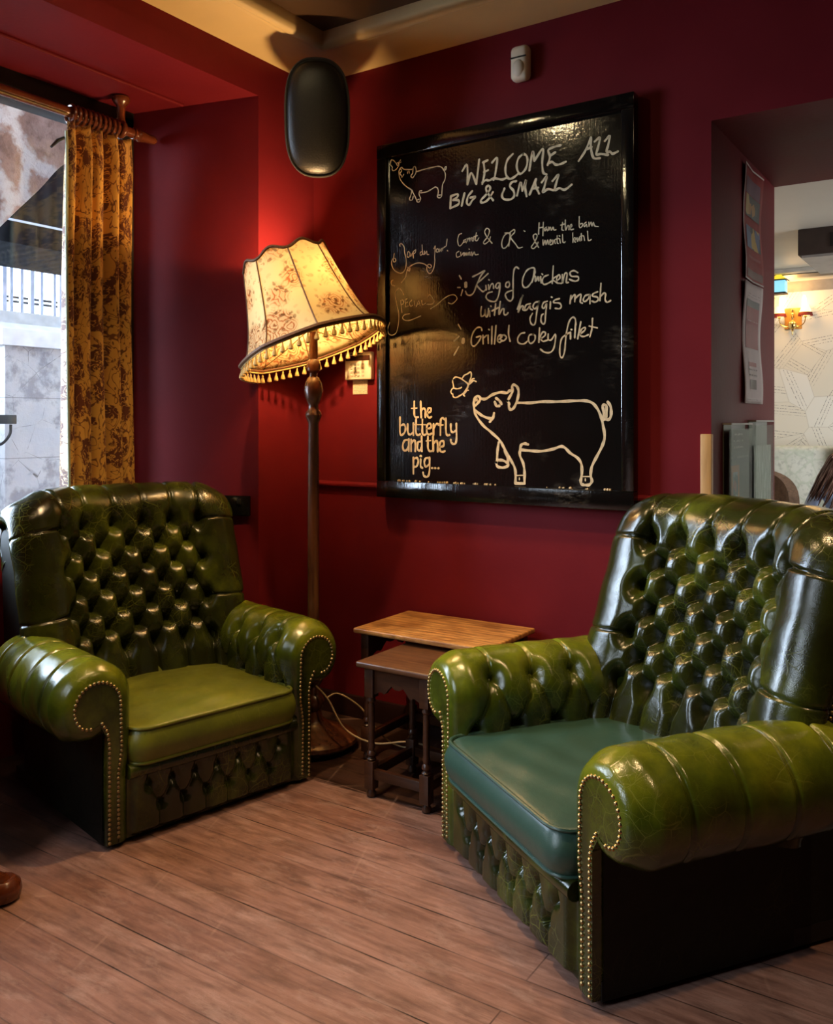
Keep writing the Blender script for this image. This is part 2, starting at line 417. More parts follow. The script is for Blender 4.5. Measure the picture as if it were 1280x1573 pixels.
# ceiling downlight fittings above the chairs
lens = NT('lit_downlight_lens'); lens.b.inputs['Emission Color'].default_value = (1, .78, .42, 1); lens.b.inputs['Emission Strength'].default_value = 520
lens2 = NT('dimmer_downlight_lens'); lens2.b.inputs['Emission Color'].default_value = (1, .78, .42, 1); lens2.b.inputs['Emission Strength'].default_value = 30; lens2.set(color=(.9, .8, .6), rough=.4); lens.set(color=(.9, .8, .6), rough=.4)
for nm, (x, y, z), lab in (('board', (.70, -1.22, H+.045), 'brass ceiling downlight in front of the blackboard'), ('chair', (1.85, -.85, H+.045), 'brass ceiling downlight above the armchair by the doorway'), ('front', (.78, -2.15, H+.045), 'brass ceiling downlight above the open floor in front of the window'), ('passage', (3.05, -1.30, H+.045), 'brass ceiling downlight in front of the passage opening')):
    dl = empty('downlight', (x, y, z), 0, lab, 'ceiling light', 'ceiling downlights')
    m = MB(); m.lathe([(.052, 0), (.056, -.006), (.050, -.011), (.040, -.008), (.040, 0)], 28, cap=False); m.build('rim', M_BRASS, dl)
    m = MB(); m.lathe([(.026, -.002), (.025, -.006), (.002, -.007)], 28); m.build('lens', lens.m if nm == 'board' else lens2.m, dl)
# left wall with its deep window recess
m = MB()
m.prism([(0, .02), (0, -.36), (-.62, -.51), (-.62, .02)], 0, H+.1)
m.box((-.62, -1.95, SOF), (0, -.36, H+.1))
m.prism([(0, -1.95), (0, -5.6), (-.62, -5.6), (-.62, -1.80)], 0, H+.1)
m.box((-.74, -2.0, 0), (-.60, -.36, .78))
m.build('wall_left', M_WALL, smooth=False, kind='structure')
m = MB(); m.tube([(-.345, -1.88, SOF-.004), (-.345, -.47, SOF-.004)], .009, 10)
m.build('trim_2', M_WALL, kind='structure')
# back wall, with the passage cut through its full thickness
X0, PT = 1.79, 1.03
m = MB()
m.box((-.62, 0, 0), (X0, PT, H+.1)); m.box((X0, 0, 2.347), (3.5, PT, H+.1)); m.box((3.5, 0, 0), (5.7, PT, H+.1))
m.build('wall_back', M_WALL, smooth=False, kind='structure')
m = MB(); m.box((5.5, -5.6, 0), (5.7, 0, H+.1)); m.build('wall_right', M_WALL, smooth=False, kind='structure')
m = MB(); m.box((-.62, -5.7, 0), (5.7, -5.5, H+.1)); m.build('wall_front', M_WALL, smooth=False, kind='structure')
m = MB(); m.prism([(0, 0), (-.016, 0), (-.016, .075), (-.010, .092), (0, .095)], 0, X0, 'x'); m.build('baseboard_back', M_SKIRT, kind='structure')
m = MB(); m.prism([(0, 1.012), (-.012, 1.014), (-.019, 1.022), (-.019, 1.030), (-.010, 1.038), (0, 1.040)], 0, X0-.03, 'x')
m.build('trim_3', M_WALL, kind='structure')
m = MB(); m.box((X0-.034, -.014, 0), (X0+.004, .012, 1.262), .003); m.build('trim_4', M_STRIP, kind='structure')

# window frame and its glass in the recess
wx = -.66
m = MB()
m.box((wx-.04, -1.85, 2.575), (wx+.04, -.50, 2.70)); m.box((wx-.04, -1.85, .78), (wx+.04, -.50, .84))
for y in (-1.83, -.54): m.box((wx-.04, y-.03, .8), (wx+.04, y+.03, 2.66))
wf = m.build('window_1', M_BLACK, smooth=False, kind='structure')
gl = NT('window_glass'); gl.n.remove(gl.b)
tr = gl.node('ShaderNodeBsdfTransparent'); gs = gl.node('ShaderNodeBsdfGlossy'); gs.inputs['Roughness'].default_value = .02
fr = gl.node('ShaderNodeFresnel'); fr.inputs[0].default_value = 1.35; mx = gl.node('ShaderNodeMixShader')
gl.link(fr.outputs[0], mx.inputs[0]); gl.link(tr.outputs[0], mx.inputs[1]); gl.link(gs.outputs[0], mx.inputs[2]); gl.link(mx.outputs[0], gl.out.inputs[0])
m = MB(); m.box((wx-.003, -1.81, .82), (wx+.003, -.56, 2.60)); m.build('pane', gl.m, wf, smooth=False)

m = MB()
for a_, b_ in (((.0, -4.20, .84), (.03, -2.90, .90)), ((.0, -4.20, 2.20), (.03, -2.90, 2.26)), ((.0, -4.20, .84), (.03, -4.14, 2.26)), ((.0, -2.96, .84), (.03, -2.90, 2.26))): m.box(a_, b_)
m.build('added_window_frame', M_BLACK, smooth=False, kind='structure')  # unseen frame added on the blank wall around the cool area light
# the neighbouring bar room
def sheet_paper():
    t = NT('sheet_music_paper'); v = t.coord()
    cell = t.voro(v, 3.4, 'F1', 'Color'); cr = t.node('ShaderNodeSeparateColor'); t.link(cell, cr.inputs[0])
    x, y, z = t.sep(v)
    ang = t.math('MULTIPLY', t.math('SUBTRACT', cr.outputs[0], .5), 2.4)
    u = t.math('SUBTRACT', t.math('MULTIPLY', z, t.math('COSINE', ang)), t.math('MULTIPLY', x, t.math('SINE', ang)))
    w = t.math('ADD', t.math('MULTIPLY', x, t.math('COSINE', ang)), t.math('MULTIPLY', z, t.math('SINE', ang)))
    line = t.ramp(t.math('SINE', t.math('MULTIPLY', u, 260)), [(.70, 0), (.95, 1)])
    blk = t.ramp(t.math('SINE', t.math('MULTIPLY', u, 30)), [(.35, 0), (.5, 1)])
    cmb = t.node('ShaderNodeCombineXYZ'); t.link(t.math('MULTIPLY', w, 60), cmb.inputs[0]); t.link(t.math('MULTIPLY', u, 20), cmb.inputs[1])
    word = t.ramp(t.noise(cmb.outputs[0], 1.4, 3, .7), [(.45, 0), (.55, 1)])
    ink = t.math('MULTIPLY', t.math('MULTIPLY', line, blk), t.math('MULTIPLY', word, .85))
    edge = t.ramp(t.voro(v, 3.4, 'DISTANCE_TO_EDGE'), [(0, .5), (.014, 0)])
    base = t.mix(cr.outputs[1], (.74, .68, .56), (.80, .77, .70))
    c = t.mix(ink, base, (.10, .085, .07)); c = t.mix(edge, c, (.45, .40, .32))
    return t.set(color=c, rough=.6)
M_SHEET = sheet_paper()
M_BARCEIL = plain('bar_ceiling_paint', (.66, .62, .54), .6, var=.03, nscale=3)
m = MB(); m.box((.4, 4.80, 0), (6.3, 4.95, 2.6)); m.build('wall_bar_back', M_SHEET, smooth=False, kind='structure')
m = MB(); m.box((.4, PT, 0), (.5, 4.95, 2.6)); m.build('wall_bar_left', M_SHEET, smooth=False, kind='structure')
m = MB(); m.box((6.2, PT, 0), (6.3, 4.95, 2.6)); m.build('wall_bar_right', M_SHEET, smooth=False, kind='structure')
m = MB(); m.box((.4, PT, 2.48), (6.3, 4.95, 2.6)); m.build('ceiling_bar', M_BARCEIL, smooth=False, kind='structure')
m = MB(); m.prism([(4.80, 2.40), (4.785, 2.40), (4.76, 2.43), (4.75, 2.48), (4.80, 2.48)], .5, 6.2, 'x'); m.build('trim_5', plain('grey_cornice', (.30, .27, .24), .5), kind='structure')

# ------------------------------------------------------------------ outside the window
def stone(name, c1, c2, c3, scale=3, mortar=.5, bump=.6):
    t = NT(name); v = t.coord()
    e = t.voro(v, scale, 'DISTANCE_TO_EDGE'); n = t.noise(v, 5, 7, .62); n2 = t.noise(v, 26, 5, .6)
    c = t.ramp(n, [(.3, c1), (.62, c2)])
    c = t.mix(t.ramp(n2, [(.5, 0), (.68, .5)]), c, tuple(x*.45 for x in c1))
    ed = t.math('SUBTRACT', e, t.math('MULTIPLY', t.math('SUBTRACT', n2, .35), .22))
    c = t.mix(t.math('MULTIPLY', t.ramp(ed, [(.0, 1), (.06, 0)]), mortar*2 if mortar < .5 else 1), c, c3)
    h = t.math('ADD', n, t.math('MULTIPLY', n2, .5))
    return t.set(color=c, rough=.9, normal=t.bump(h, bump, .05))
M_PINKSTONE = stone('pink_sandstone_rubble', (.24, .15, .11), (.46, .34, .28), (.62, .64, .62), 2.4)
def plaster():
    t = NT('flaking_white_render'); v = t.coord()
    n = t.noise(v, 2.2, 7, .62); n2 = t.noise(v, 11, 6, .65)
    m_ = t.ramp(t.math('ADD', t.math('MULTIPLY', n, .75), t.math('MULTIPLY', n2, .25)), [(.44, 1), (.50, 0)])
    white = t.mix(t.noise(v, 5, 4), (.40, .41, .42), (.54, .54, .54)); grey = t.mix(n2, (.14, .14, .155), (.32, .32, .34))
    c = t.mix(t.math('MULTIPLY', m_, .75), white, grey)
    c = t.mix(t.math('MULTIPLY', t.ramp(t.voro(v, 4, 'DISTANCE_TO_EDGE'), [(0, 1), (.006, 0)]), t.ramp(n2, [(.45, 0), (.55, .9)])), c, (.03, .03, .03))
    br = t.node('ShaderNodeTexBrick'); vv = t.coord(rot=(PI/2, 0, PI/2)); t.link(v, br.inputs['Vector'])
    x, y, z = t.sep(v)
    jl = t.math('ABSOLUTE', t.math('SUBTRACT', t.math('FRACT', t.math('MULTIPLY', z, 2.4)), .5))
    c = t.mix(t.ramp(jl, [(0, .7), (.012, 0)]), c, (.12, .12, .12))
    return t.set(color=c, rough=.85, normal=t.bump(n2, .4, .02))
M_RENDER = plaster()
M_MOSS = stone('mossy_grey_stone', (.10, .15, .11), (.26, .30, .24), (.40, .43, .38), 5)
M_RAIL = plain('white_painted_iron', (.50, .54, .66), .5)

# sandstone arch crossing the lightwell
lo = [(-1.02, 1.93), (-.793, 2.20), (-.60, 2.41), (-.439, 2.588), (-.1, 2.80), (.3, 2.93), (.8, 3.0)]
poly = smooth_line(lo, 5)
poly = [tuple(p) for p in poly]+[(.8, 3.6), (-1.02, 3.6)]
m = MB(); m.prism(poly, -1.62, -1.20, 'x'); m.box((-1.62, -1.0, 3.15), (-.62, .8, 3.6))
o = tag(m.build('stone_arch', M_PINKSTONE, flat_angle=50), 'pink sandstone arch with white mortar just outside the window', 'arch')
# street level canopy with dark boards
t = NT('dark_weathered_boards'); v = t.coord(); y_ = t.wave(v, 2.6, 1.5, 2, direction='Y')
t.set(color=t.mix(t.math('MULTIPLY', y_, t.noise(v, 3, 4)), (.005, .0055, .0065), (.020, .021, .024)), rough=.9, spec=.05)
cp = empty('street_canopy', (-3.66, 1.2, 2.575), 0, 'dark boarded canopy above the white railing outside', 'canopy')
m = MB(); m.box((-.45, -3.0, .17), (.45, 3.2, 1.7)); m.build('canopy_boards', t.m, cp, smooth=False)
m = MB(); m.box((-.47, -3.02, 0), (.47, 3.22, .155)); m.build('fascia', t.m, cp, smooth=False)
m = MB(); m.box((-.46, -3.01, .155), (.475, 3.21, .17)); m.build('light_trim', M_RAIL, cp, smooth=False)
# railing
rl = empty('railing', (-4.62, 1.2, 2.10), 0, 'white iron railing of upright bars below the dark canopy', 'railing')
for k in range(22):
    y = -1.1+k*.098+(.03 if k % 5 == 2 else 0)
    w = .014 if k % 3 else .019
    m = MB(); m.box((-w, y-w, .0), (w, y+w, 1.15), .003); m.build('bar', M_RAIL, rl, smooth=False)
m = MB(); m.box((-.02, -1.25, -.01), (.03, 1.2, .025)); m.build('bottom_rail', M_RAIL, rl, smooth=False)
for z in (.315, .355):
    m = MB(); m.box((-.30, -1.6, z-.009), (-.28, 1.6, z+.009)); m.build('cable_rail', M_BLACK, rl, smooth=False)
m = MB(); m.box((-.018, -.50, .0), (.018, -.42, 1.15)); m.build('post', plain('blue_grey_iron', (.20, .23, .30), .5), rl, smooth=False)
# rendered wall with a stone coping, and its neighbours
cw = empty('rendered_wall', (-3.0, .33, -.4), 0, 'white flaking rendered wall with stone coping outside window', 'wall')
m = MB(); m.box((-1.2, 0, 0), (0, 2.4, 2.23), .006); m.build('render_face', M_RENDER, cw, smooth=False)
m = MB(); m.prism([(.05, 2.23), (.05, 2.34), (-.05, 2.39), (-1.2, 2.50), (-1.2, 2.23)], -.05, 2.4, 'y'); m.build('coping', plain('pale_coping_stone', (.70, .71, .72), .85, nscale=8), cw, smooth=False)
m = MB(); m.box((-1.1, -.02, 2.44), (-.7, 2.4, 2.56)); m.build('kerb', plain('pale_kerb_stone', (.74, .76, .78), .85), cw, smooth=False)
m = MB(); m.box((-4.4, -1.8, -.4), (-3.5, .33, 1.55)); tag(m.build('rubble_wall', M_MOSS, smooth=False), 'dark mossy rubble wall left of the white rendered wall', 'wall')
m = MB(); rs = random.Random(3)
m.sphere((0, 0, 0), .26, 14, 10, (1, 1.25, .62)); vv = []
for (x, y, z) in m.v:
    k = 1+rs.uniform(-.10, .10); vv.append((-3.95+x*k, .0+y*k, 1.71+z*k))
m.v = vv; tag(m.build('boulder', M_MOSS, smooth=False), 'mossy boulder resting beside the end of the coping', 'rock')
bk = empty('wall_bracket', (-2.9, .26, 1.32), 0, 'black iron bracket fixed on the outside wall edge', 'bracket')
m = MB(); m.box((-.03, -.45, -.025), (.03, .075, .035), .004); m.build('bar', M_BLACK, bk)
m = MB(); m.tube(smooth_line([(0, .05, -.03), (0, .04, -.10), (0, -.02, -.16), (0, -.08, -.14), (0, -.09, -.08)], 6), .010, 8); m.build('scroll', M_BLACK, bk)
m = MB(); m.box((-9, -8, -.6), (-.76, 9, -.4)); m.build('ground_outside', plain('wet_paving', (.30, .30, .31), .7), smooth=False, kind='structure')
m = MB(); m.box((-9, 1.0, 1.2), (-4.25, 6, 2.05)); m.build('street_outside', plain('street_paving', (.45, .46, .48), .8), smooth=False, kind='structure')
# ------------------------------------------------------------------ button-tufted armchairs
def tuft(A, B, segs, btns, D, rb, asp=1.0):
    """pillow height 0..1 between pleats, and the button dimples"""
    sh = A.shape; P = np.stack([A.ravel(), B.ravel()], 1)
    h = np.ones(len(P))
    for (a0, b0, a1, b1, mid, dw) in segs:
        p = np.array([a0, b0]); d = np.array([a1-a0, b1-b0]); L2 = d @ d
        t = np.clip(((P-p) @ d)/L2, 0, 1)
        dist = np.linalg.norm(P-(p+t[:, None]*d), axis=1)
        c = 1-(1-mid)*np.sin(PI*t) if mid < 2 else 1.0
        x = np.clip(dist/(D*dw), 0, 1); q = np.sqrt(1-(1-x)**2)
        h = np.minimum(h, 1-c*(1-q))
    dim = np.zeros(len(P))
    for (a, b) in btns:
        r = np.sqrt((P[:, 0]-a)**2+(asp*(P[:, 1]-b))**2)
        dim = 1-(1-dim)*(1-np.clip(1-r/rb, 0, 1)**1.8)
    return h.reshape(sh), dim.reshape(sh)
def grid_normals(P):
    du = np.gradient(P, axis=0); dv = np.gradient(P, axis=1)
    n = np.cross(du, dv); return n/np.maximum(np.linalg.norm(n, axis=2, keepdims=True), 1e-9)
def grid_obj(name, P, mat, parent):
    n, k = P.shape[:2]
    idx = np.arange(n*k).reshape(n, k)
    F_ = np.stack([idx[:-1, :-1], idx[1:, :-1], idx[1:, 1:], idx[:-1, 1:]], -1).reshape(-1, 4)
    me = bpy.data.meshes.new(name)
    me.from_pydata(P.reshape(-1, 3).tolist(), [], F_.tolist()); me.update()
    me.polygons.foreach_set('use_smooth', [True]*len(me.polygons)); me.materials.append(mat)
    o = bpy.data.objects.new(name, me); COL.objects.link(o); o.parent = parent; return o
def sstep(x): x = np.clip(x, 0, 1); return x*x*(3-2*x)

YC = lambda z: .15+.27*(z-.38)          # front of the leaning back at its middle
HB = .40                                 # half width of the base
FY = -.42                                # front of the base
AR, ACX, ACZ = .102, .425, .445          # scroll of the arm

def button_at(p, n, parent, mat, r=.011):
    m = MB(); m.sphere((0, 0, 0), r, 10, 6, (1, 1, .55))
    q = Vector((0, 0, 1)).rotation_difference(Vector(n)); M = Matrix.Translation(Vector(p)) @ q.to_matrix().to_4x4()
    m.v = [tuple(M @ Vector(v)) for v in m.v]
    return m.build('button', mat, parent)
def studs(path, normal, name, parent, r=.0056, gap=.0135):
    d = np.r_[0, np.cumsum(np.linalg.norm(np.diff(np.array(path), axis=0), axis=1))]
    n = max(2, int(d[-1]/gap)); pts, _ = resample(path, n)
    V = []; Fc = []; nv = Vector(normal).normalized()
    q = Vector((0, 0, 1)).rotation_difference(nv)
    base = []
    for ring, (rr, h) in enumerate(((r, 0), (r*.85, .0028), (r*.45, .0046))):
        for k in range(7):
            a = 2*PI*k/7; base.append(q @ Vector((rr*math.cos(a), rr*math.sin(a), h)))
    base.append(q @ Vector((0, 0, .0053)))
    for p in pts:
        o = len(V); V += [tuple(b+Vector(p)) for b in base]
        for ring in range(2):
            for k in range(7): Fc.append((o+ring*7+k, o+ring*7+(k+1) % 7, o+ring*7+7+(k+1) % 7, o+ring*7+7+k))
        for k in range(7): Fc.append((o+14+k, o+14+(k+1) % 7, o+21))
    return link_mesh(name, V, Fc, M_BRASS, parent)

def make_chair(label, cushion_mat, ragged):
    ch = empty('chesterfield_armchair', (0, 0, 0), 0, label, 'armchair', 'green buttoned leather armchairs')
    # ---- tufted back with wings: plan (across) x leaning profile with a rolled top
    half = [(0, 0), (.12, -.004), (.22, -.020), (.285, -.050), (.330, -.083), (.372, -.103), (.408, -.092), (.428, -.058), (.428, -.015)]
    full = [(-x, y) for x, y in half[::-1]]+half[1:]
    NS = 330; plan, LS = resample(smooth_line(full, 10), NS); S = LS/2; s = np.linspace(-S, S, NS)
    zt = .945; th = math.atan(.27); Lf = (zt-.29)/math.cos(th); rr = .072
    fr = [(YC(.29)+math.tan(th)*0+.27*(z-.29), z) for z in np.linspace(.29, zt, 60)]
    ey, ez = fr[-1]; nb = (math.cos(th), -math.sin(th)); td = (math.sin(th), math.cos(th))
    cy, cz = ey+nb[0]*rr, ez+nb[1]*rr
    for a in np.linspace(0, math.radians(205), 50)[1:]:
        fr.append((cy-nb[0]*rr*math.cos(a)+td[0]*rr*math.sin(a), cz-nb[1]*rr*math.cos(a)+td[1]*rr*math.sin(a)))
    fr.append((fr[-1][0]-.004, fr[-1][1]-.05))
    NV = 250; prof, LV = resample(fr, NV); v = np.linspace(0, LV, NV)
    SS, VV = np.meshgrid(s, v, indexing='ij')
    P = np.zeros((NS, NV, 3))
    P[:, :, 0] = plan[:, 0][:, None]*(1+.012*np.clip(VV/Lf, 0, 1.3))
    P[:, :, 1] = prof[:, 0][None, :]+plan[:, 1][:, None]*(1-.25*np.clip(VV/Lf-.2, 0, 1))
    edge = np.clip((np.abs(SS)-(S-.20))/.20, 0, 1)
    P[:, :, 2] = prof[:, 1][None, :]-.075*edge**2.6*np.clip(VV/Lf, 0, 1)**4+.012*(1-(SS/S)**2)*np.clip(VV/Lf, 0, 1)
    rows = [.632-.075*i for i in range(7)]; segs = []; btns = []
    cols = lambda i: [(-2.5+k)*.122 for k in range(6)] if i % 2 == 0 else [(-2+k)*.122 for k in range(5)]
    for i, rv in enumerate(rows):
        for c in cols(i):
            btns.append((c, rv))
            if i+1 < len(rows):
                for c2 in cols(i+1):
                    if abs(c2-c) < .075: segs.append((c, rv, c2, rows[i+1], .50, 1))
        if i == 0:
            for c in cols(i): segs.append((c, rv, c*1.05, rv+.17, .25, .5))
        if i == len(rows)-1:
            for c in cols(i): segs.append((c, rv, c, 0, 2.5, .9))
        if i in (0, 4):
            for sg in (-1, 1): segs.append((sg*.305, rv, sg*S, rv-(.01 if i else -.02), .5, .25))
    h, dim = tuft(SS, VV, segs, btns, .046, .052, .78)
    wing = sstep((np.abs(SS)-.33)/.10)
    tap = sstep((S-np.abs(SS))/.05)*sstep((LV-VV)/.05)
    sag = 1+.18*np.sin(2*PI*(VV/.144))*0
    disp = (.014+.038*h*(1-.5*wing)-.050*dim)*tap*sag
    rnd = np.random.RandomState(5); lump = sum(rnd.uniform(.3, 1)*np.sin(SS*rnd.uniform(10, 45)+VV*rnd.uniform(-40, 40)+rnd.uniform(0, 6)) for _ in range(8))*.0011
    N = grid_normals(P); 
    if N[NS//2, 30, 1] > 0: N = -N
    Q = P+N*(disp+lump*tap)[:, :, None]
    grid_obj('tufted_back', Q, M_LEATHER, ch)
    bk = ch.children[-1] if False else [c for c in bpy.data.objects if c.parent == ch][-1]
    for (a, b) in btns:
        i = int(round((a+S)/LS*(NS-1))); j = int(round(b/LV*(NV-1)))
        button_at(Q[i, j]+N[i, j]*.002, N[i, j], bk, M_LEATHER)
    # stud rows along the wing edges
    for sg, i in ((-1, 3), (1, NS-4)):
        jj = [j for j in range(NV) if Q[i, j, 2] > .515 and v[j] < Lf+.05]
        pth = [tuple(Q[i, j]+np.array([sg*.0035, .004, 0])) for j in jj]
        studs(pth, (sg, -.25, 0), 'nail_trim', bk)
    # closed outer sides of the wings
    for sg, i in ((-1, 0), (1, NS-1)):
        jj = [j for j in range(0, NV, 3) if Q[i, j, 2] > .47]
        pl = [(Q[i, j, 1], Q[i, j, 2]) for j in jj]+[(.385, .47)]
        xo = abs(Q[i, NV//3, 0]); m = MB(); m.prism(pl, sg*(xo-.014), sg*(xo+.002), 'x'); m.build('wing_side', M_HIDE, ch, smooth=False)
    # ---- plain outside of the back, wrapping the wings
    sides = MB(); zs = np.linspace(.014, 1.0, 24); ring = []
    def outline(z):
        yr = .345+.085*z; zz = max(z, .40)
        ys = YC(zz)-.03 if z > .40 else FY+.012
        x0 = .424 if z > .44 else HB
        x0 = HB+(.426-HB)*float(sstep((z-.40)/.10)) 
        ys = (FY+.015)+(YC(max(z, .5))-.026-(FY+.015))*float(sstep((z-.42)/.05))
        pts = [(x0, ys), (x0, (ys+yr)/2), (x0-.004, yr-.09)]
        for a in np.linspace(0, PI/2, 6): pts.append((x0-.085+.08*math.cos(a), yr-.08+.08*math.sin(a)))
        pts.append((0, yr+.006))
        top = max(0.0, z-.93)
        pts = [(x*(1-top*.35), y) for x, y in pts]
        return [(x, y) for x, y in pts]+[(-x, y) for x, y in pts[::-1][1:]]
    V = []; Fc = []; rows_ = []
    for z in zs: rows_.append([(x, y, z) for x, y in outline(z)])
    n = len(rows_[0])
    for r_ in rows_: V += r_
    for i in range(len(zs)-1):
        for k in range(n-1): Fc.append((i*n+k, i*n+k+1, (i+1)*n+k+1, (i+1)*n+k))
    m = MB(); m.add(V, Fc); m.build('outside_cover', M_HIDE, ch, flat_angle=50)
    # ---- arms
    def armprof():
        pts = [(.318, .016), (.320, .30), (.322, ACZ-.06)]
        for a in np.linspace(180, -82, 60):
            pts.append((ACX+AR*math.cos(math.radians(a)), ACZ+AR*math.sin(math.radians(a))*1.0))
        pts += [(ACX-.004, ACZ-AR+.004), (HB+.004, ACZ-AR+.012)]
        return pts
    pr, LW = resample(armprof(), 190)
    tang = np.gradient(pr, axis=0); nrm = np.stack([-tang[:, 1], tang[:, 0]], 1); nrm /= np.linalg.norm(nrm, axis=1, keepdims=True)
    # make the normal point outward from the roll
    if (nrm[100] @ (pr[100]-np.array([ACX, ACZ]))) < 0: nrm = -nrm
    w = np.linspace(0, LW, 190); LA = .60; NA = 150
    wtop = ACZ-.055; wb = lambda ang: wtop+AR*math.radians(180-ang)
    ups = [.135, .270, .405, .540]; los = [.068, .2025, .3375, .4725]
    segs = []; btns = []; bu = wb(122); bl = wb(180)-.055
    for a in ups:
        btns.append((a, bu)); segs.append((a, bu, a, LW-.05, 2.5, .22))
        for b in los:
            if abs(a-b) < .08: segs.append((a, bu, b, bl, .75, .9))
    for b in los:
        btns.append((b, bl)); segs.append((b, bl, b, bl-.25, 2.5, .8))
    tight = 16
    aa = np.r_[np.linspace(0, .034, tight, endpoint=False)**1.0, np.linspace(.034, LA, NA-tight)]
    AA, WW = np.meshgrid(aa, w, indexing='ij')
    h, dim = tuft(AA, WW, segs, btns, .046, .056, .9)
    up = sstep((WW-.20)/.10)*sstep((LW-.03-WW)/.08); frontfade = sstep((AA-.02)/.05)
    disp = ((.006+.023*h)*up-.040*dim)*frontfade+.012*up*(1-frontfade)
    inset = .040*(1-np.sqrt(np.clip(1-((.040-np.clip(AA, 0, .040))/.040)**2, 0, 1)))
    rnd = np.random.RandomState(9); lump = sum(rnd.uniform(.3, 1)*np.sin(AA*rnd.uniform(15, 60)+WW*rnd.uniform(-50, 50)+rnd.uniform(0, 6)) for _ in range(8))*.0009
    off = disp-inset+lump*frontfade
    pin = sstep((WW-.0)/.02)
    cush_up = .020*np.clip(AA/LA, 0, 1)
    fr_off = .038
    for sg in (-1, 1):
        Q = np.zeros((NA, 190, 3))
        Q[:, :, 0] = sg*(pr[:, 0][None, :]+nrm[:, 0][None, :]*off)
        Q[:, :, 1] = FY-.012+AA
        Q[:, :, 2] = pr[:, 1][None, :]+nrm[:, 1][None, :]*off
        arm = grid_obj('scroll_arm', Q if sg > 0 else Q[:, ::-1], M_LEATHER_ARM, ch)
        for (a, b) in btns:
            i = int(np.argmin(abs(aa-a))); j = int(round(b/LW*189))
            nn = (sg*nrm[j, 0], 0, nrm[j, 1]); button_at(Q[i, j]+np.array(nn)*.003, nn, arm, M_LEATHER_ARM)
        # flat front facing of the arm with its two stud rows
        f0 = Q[0]; pl = [(p[0], p[2]) for p in f0[::3]]
        pl += [(sg*(HB-.004), ACZ-AR+.004), (sg*(HB-.004), .016)]
        m = MB(); m.prism(pl, FY-.0105, FY+.03, 'y'); fc = m.build('arm_facing', M_LEATHER, ch, smooth=False)
        yv = FY-.011
        in1 = [(p[0]+sg*.0, yv-.0, p[2]) for p in f0[4:178]]
        studs([(x, yv, z) for x, _, z in in1], (0, -1, 0), 'nail_trim', fc)
        out = [(sg*(HB-.012), yv, z) for z in np.linspace(.024, ACZ-AR-.02, 20)]+[(sg*(HB-.006), yv, ACZ-AR+.02), (sg*(HB+.012), yv, ACZ-AR+.05)]
        studs(out, (0, -1, 0), 'nail_trim', fc)
    # ---- seat platform, front border, base
    m = MB(); m.box((-.33, FY+.03, .05), (.33, .30, .215)); m.build('seat_frame', M_TOE, ch, smooth=False)
    m = MB(); m.tube([(x, FY-.004-.006*math.cos(x/.33*PI/2), .222) for x in np.linspace(-.325, .325, 24)], .024, 14); m.build('platform_rail', M_LEATHER, ch)
    NX, NZ = 200, 60; xs = np.linspace(-.325, .325, NX); zz = np.linspace(.016, .208, NZ)
    XX, ZZ = np.meshgrid(xs, zz, indexing='ij'); segs = []; btns = []
    r1 = [(-.255+.085*k) for k in range(7)]; r2 = [(-.2125+.085*k) for k in range(6)]
    for a in r1:
        btns.append((a, .168)); segs.append((a, .168, a, .21, 2.5, .8))
        for b in r2:
            if abs(a-b) < .05: segs.append((a, .168, b, .098, .7, .9))
    for b in r2: btns.append((b, .098)); segs.append((b, .098, b, .016, 2.5, .7))
    h, dim = tuft(XX, ZZ, segs, btns, .034, .030, 1)
    side = sstep((.325-np.abs(XX))/.03)*sstep((ZZ-.016)/.02)
    Q = np.stack([XX, FY+.004-(.004+.019*h-.020*dim)*side, ZZ], 2)
    fb = grid_obj('front_border', Q, M_LEATHER, ch)
    for (a, b) in btns:
        i = int(round((a+.325)/.65*(NX-1))); j = int(round((b-.016)/.192*(NZ-1))); button_at(Q[i, j], (0, -1, 0), fb, M_LEATHER, .008)
    m = MB(); m.box((-HB+.002, FY+.012, .012), (HB-.002, .36, .056)); m.build('base_board', M_TOE, ch, smooth=False)
    for x, y in ((-.33, FY+.06), (.33, FY+.06), (-.33, .30), (.33, .30)):
        m = MB(); m.lathe([(.018, 0), (.024, .003), (.026, .008), (.022, .0125)], 14, Matrix.Translation((x, y, 0))); m.build('foot', M_TOE, ch)
    # ---- loose seat cushion
    hx, y0, y1 = .312, FY-.040, .135; zb, zt_ = .243, .352; rc = .055
    def outl(n, grow):
        pts = []; hx_ = hx+grow; ya = y0-grow; yb = y1+grow
        for cxs, cys, a0 in ((hx_-rc, yb-rc, 0), (-hx_+rc, yb-rc, 90), (-hx_+rc, ya+rc, 180), (hx_-rc, ya+rc, 270)):
            for a in np.linspace(a0, a0+90, 9): pts.append((cxs+rc*math.cos(math.radians(a)), cys+rc*math.sin(math.radians(a))))
        pts.append(pts[0]); r_, _ = resample(pts, n+1); return r_[:-1]
    n = 128; o0 = outl(n, 0); cx_, cy_ = 0, (y0+y1)/2
    rings = []
    for f in np.linspace(.02, .985, 26):
        e_ = f**4; el = [(cx_+hx*math.cos(a_)*1.08, cy_+(y1-y0)/2*math.sin(a_)*1.08) for a_ in [math.atan2((y-cy_)/((y1-y0)/2), (x-cx_)/hx) for x, y in o0]]
        oo = [(ex+(x-ex)*e_, ey_+(y-ey_)*e_) for (ex, ey_), (x, y) in zip(el, o0)]
        z = zt_+.034*(1-f**2.4); rings.append([(cx_+(x-cx_)*f, cy_+(y-cy_)*f, z+(.0022*math.sin(x*f*31+y*f*17)+.0018*math.sin(x*f*14-y*f*43))*min(1, (1-f)*4)) for x, y in oo])
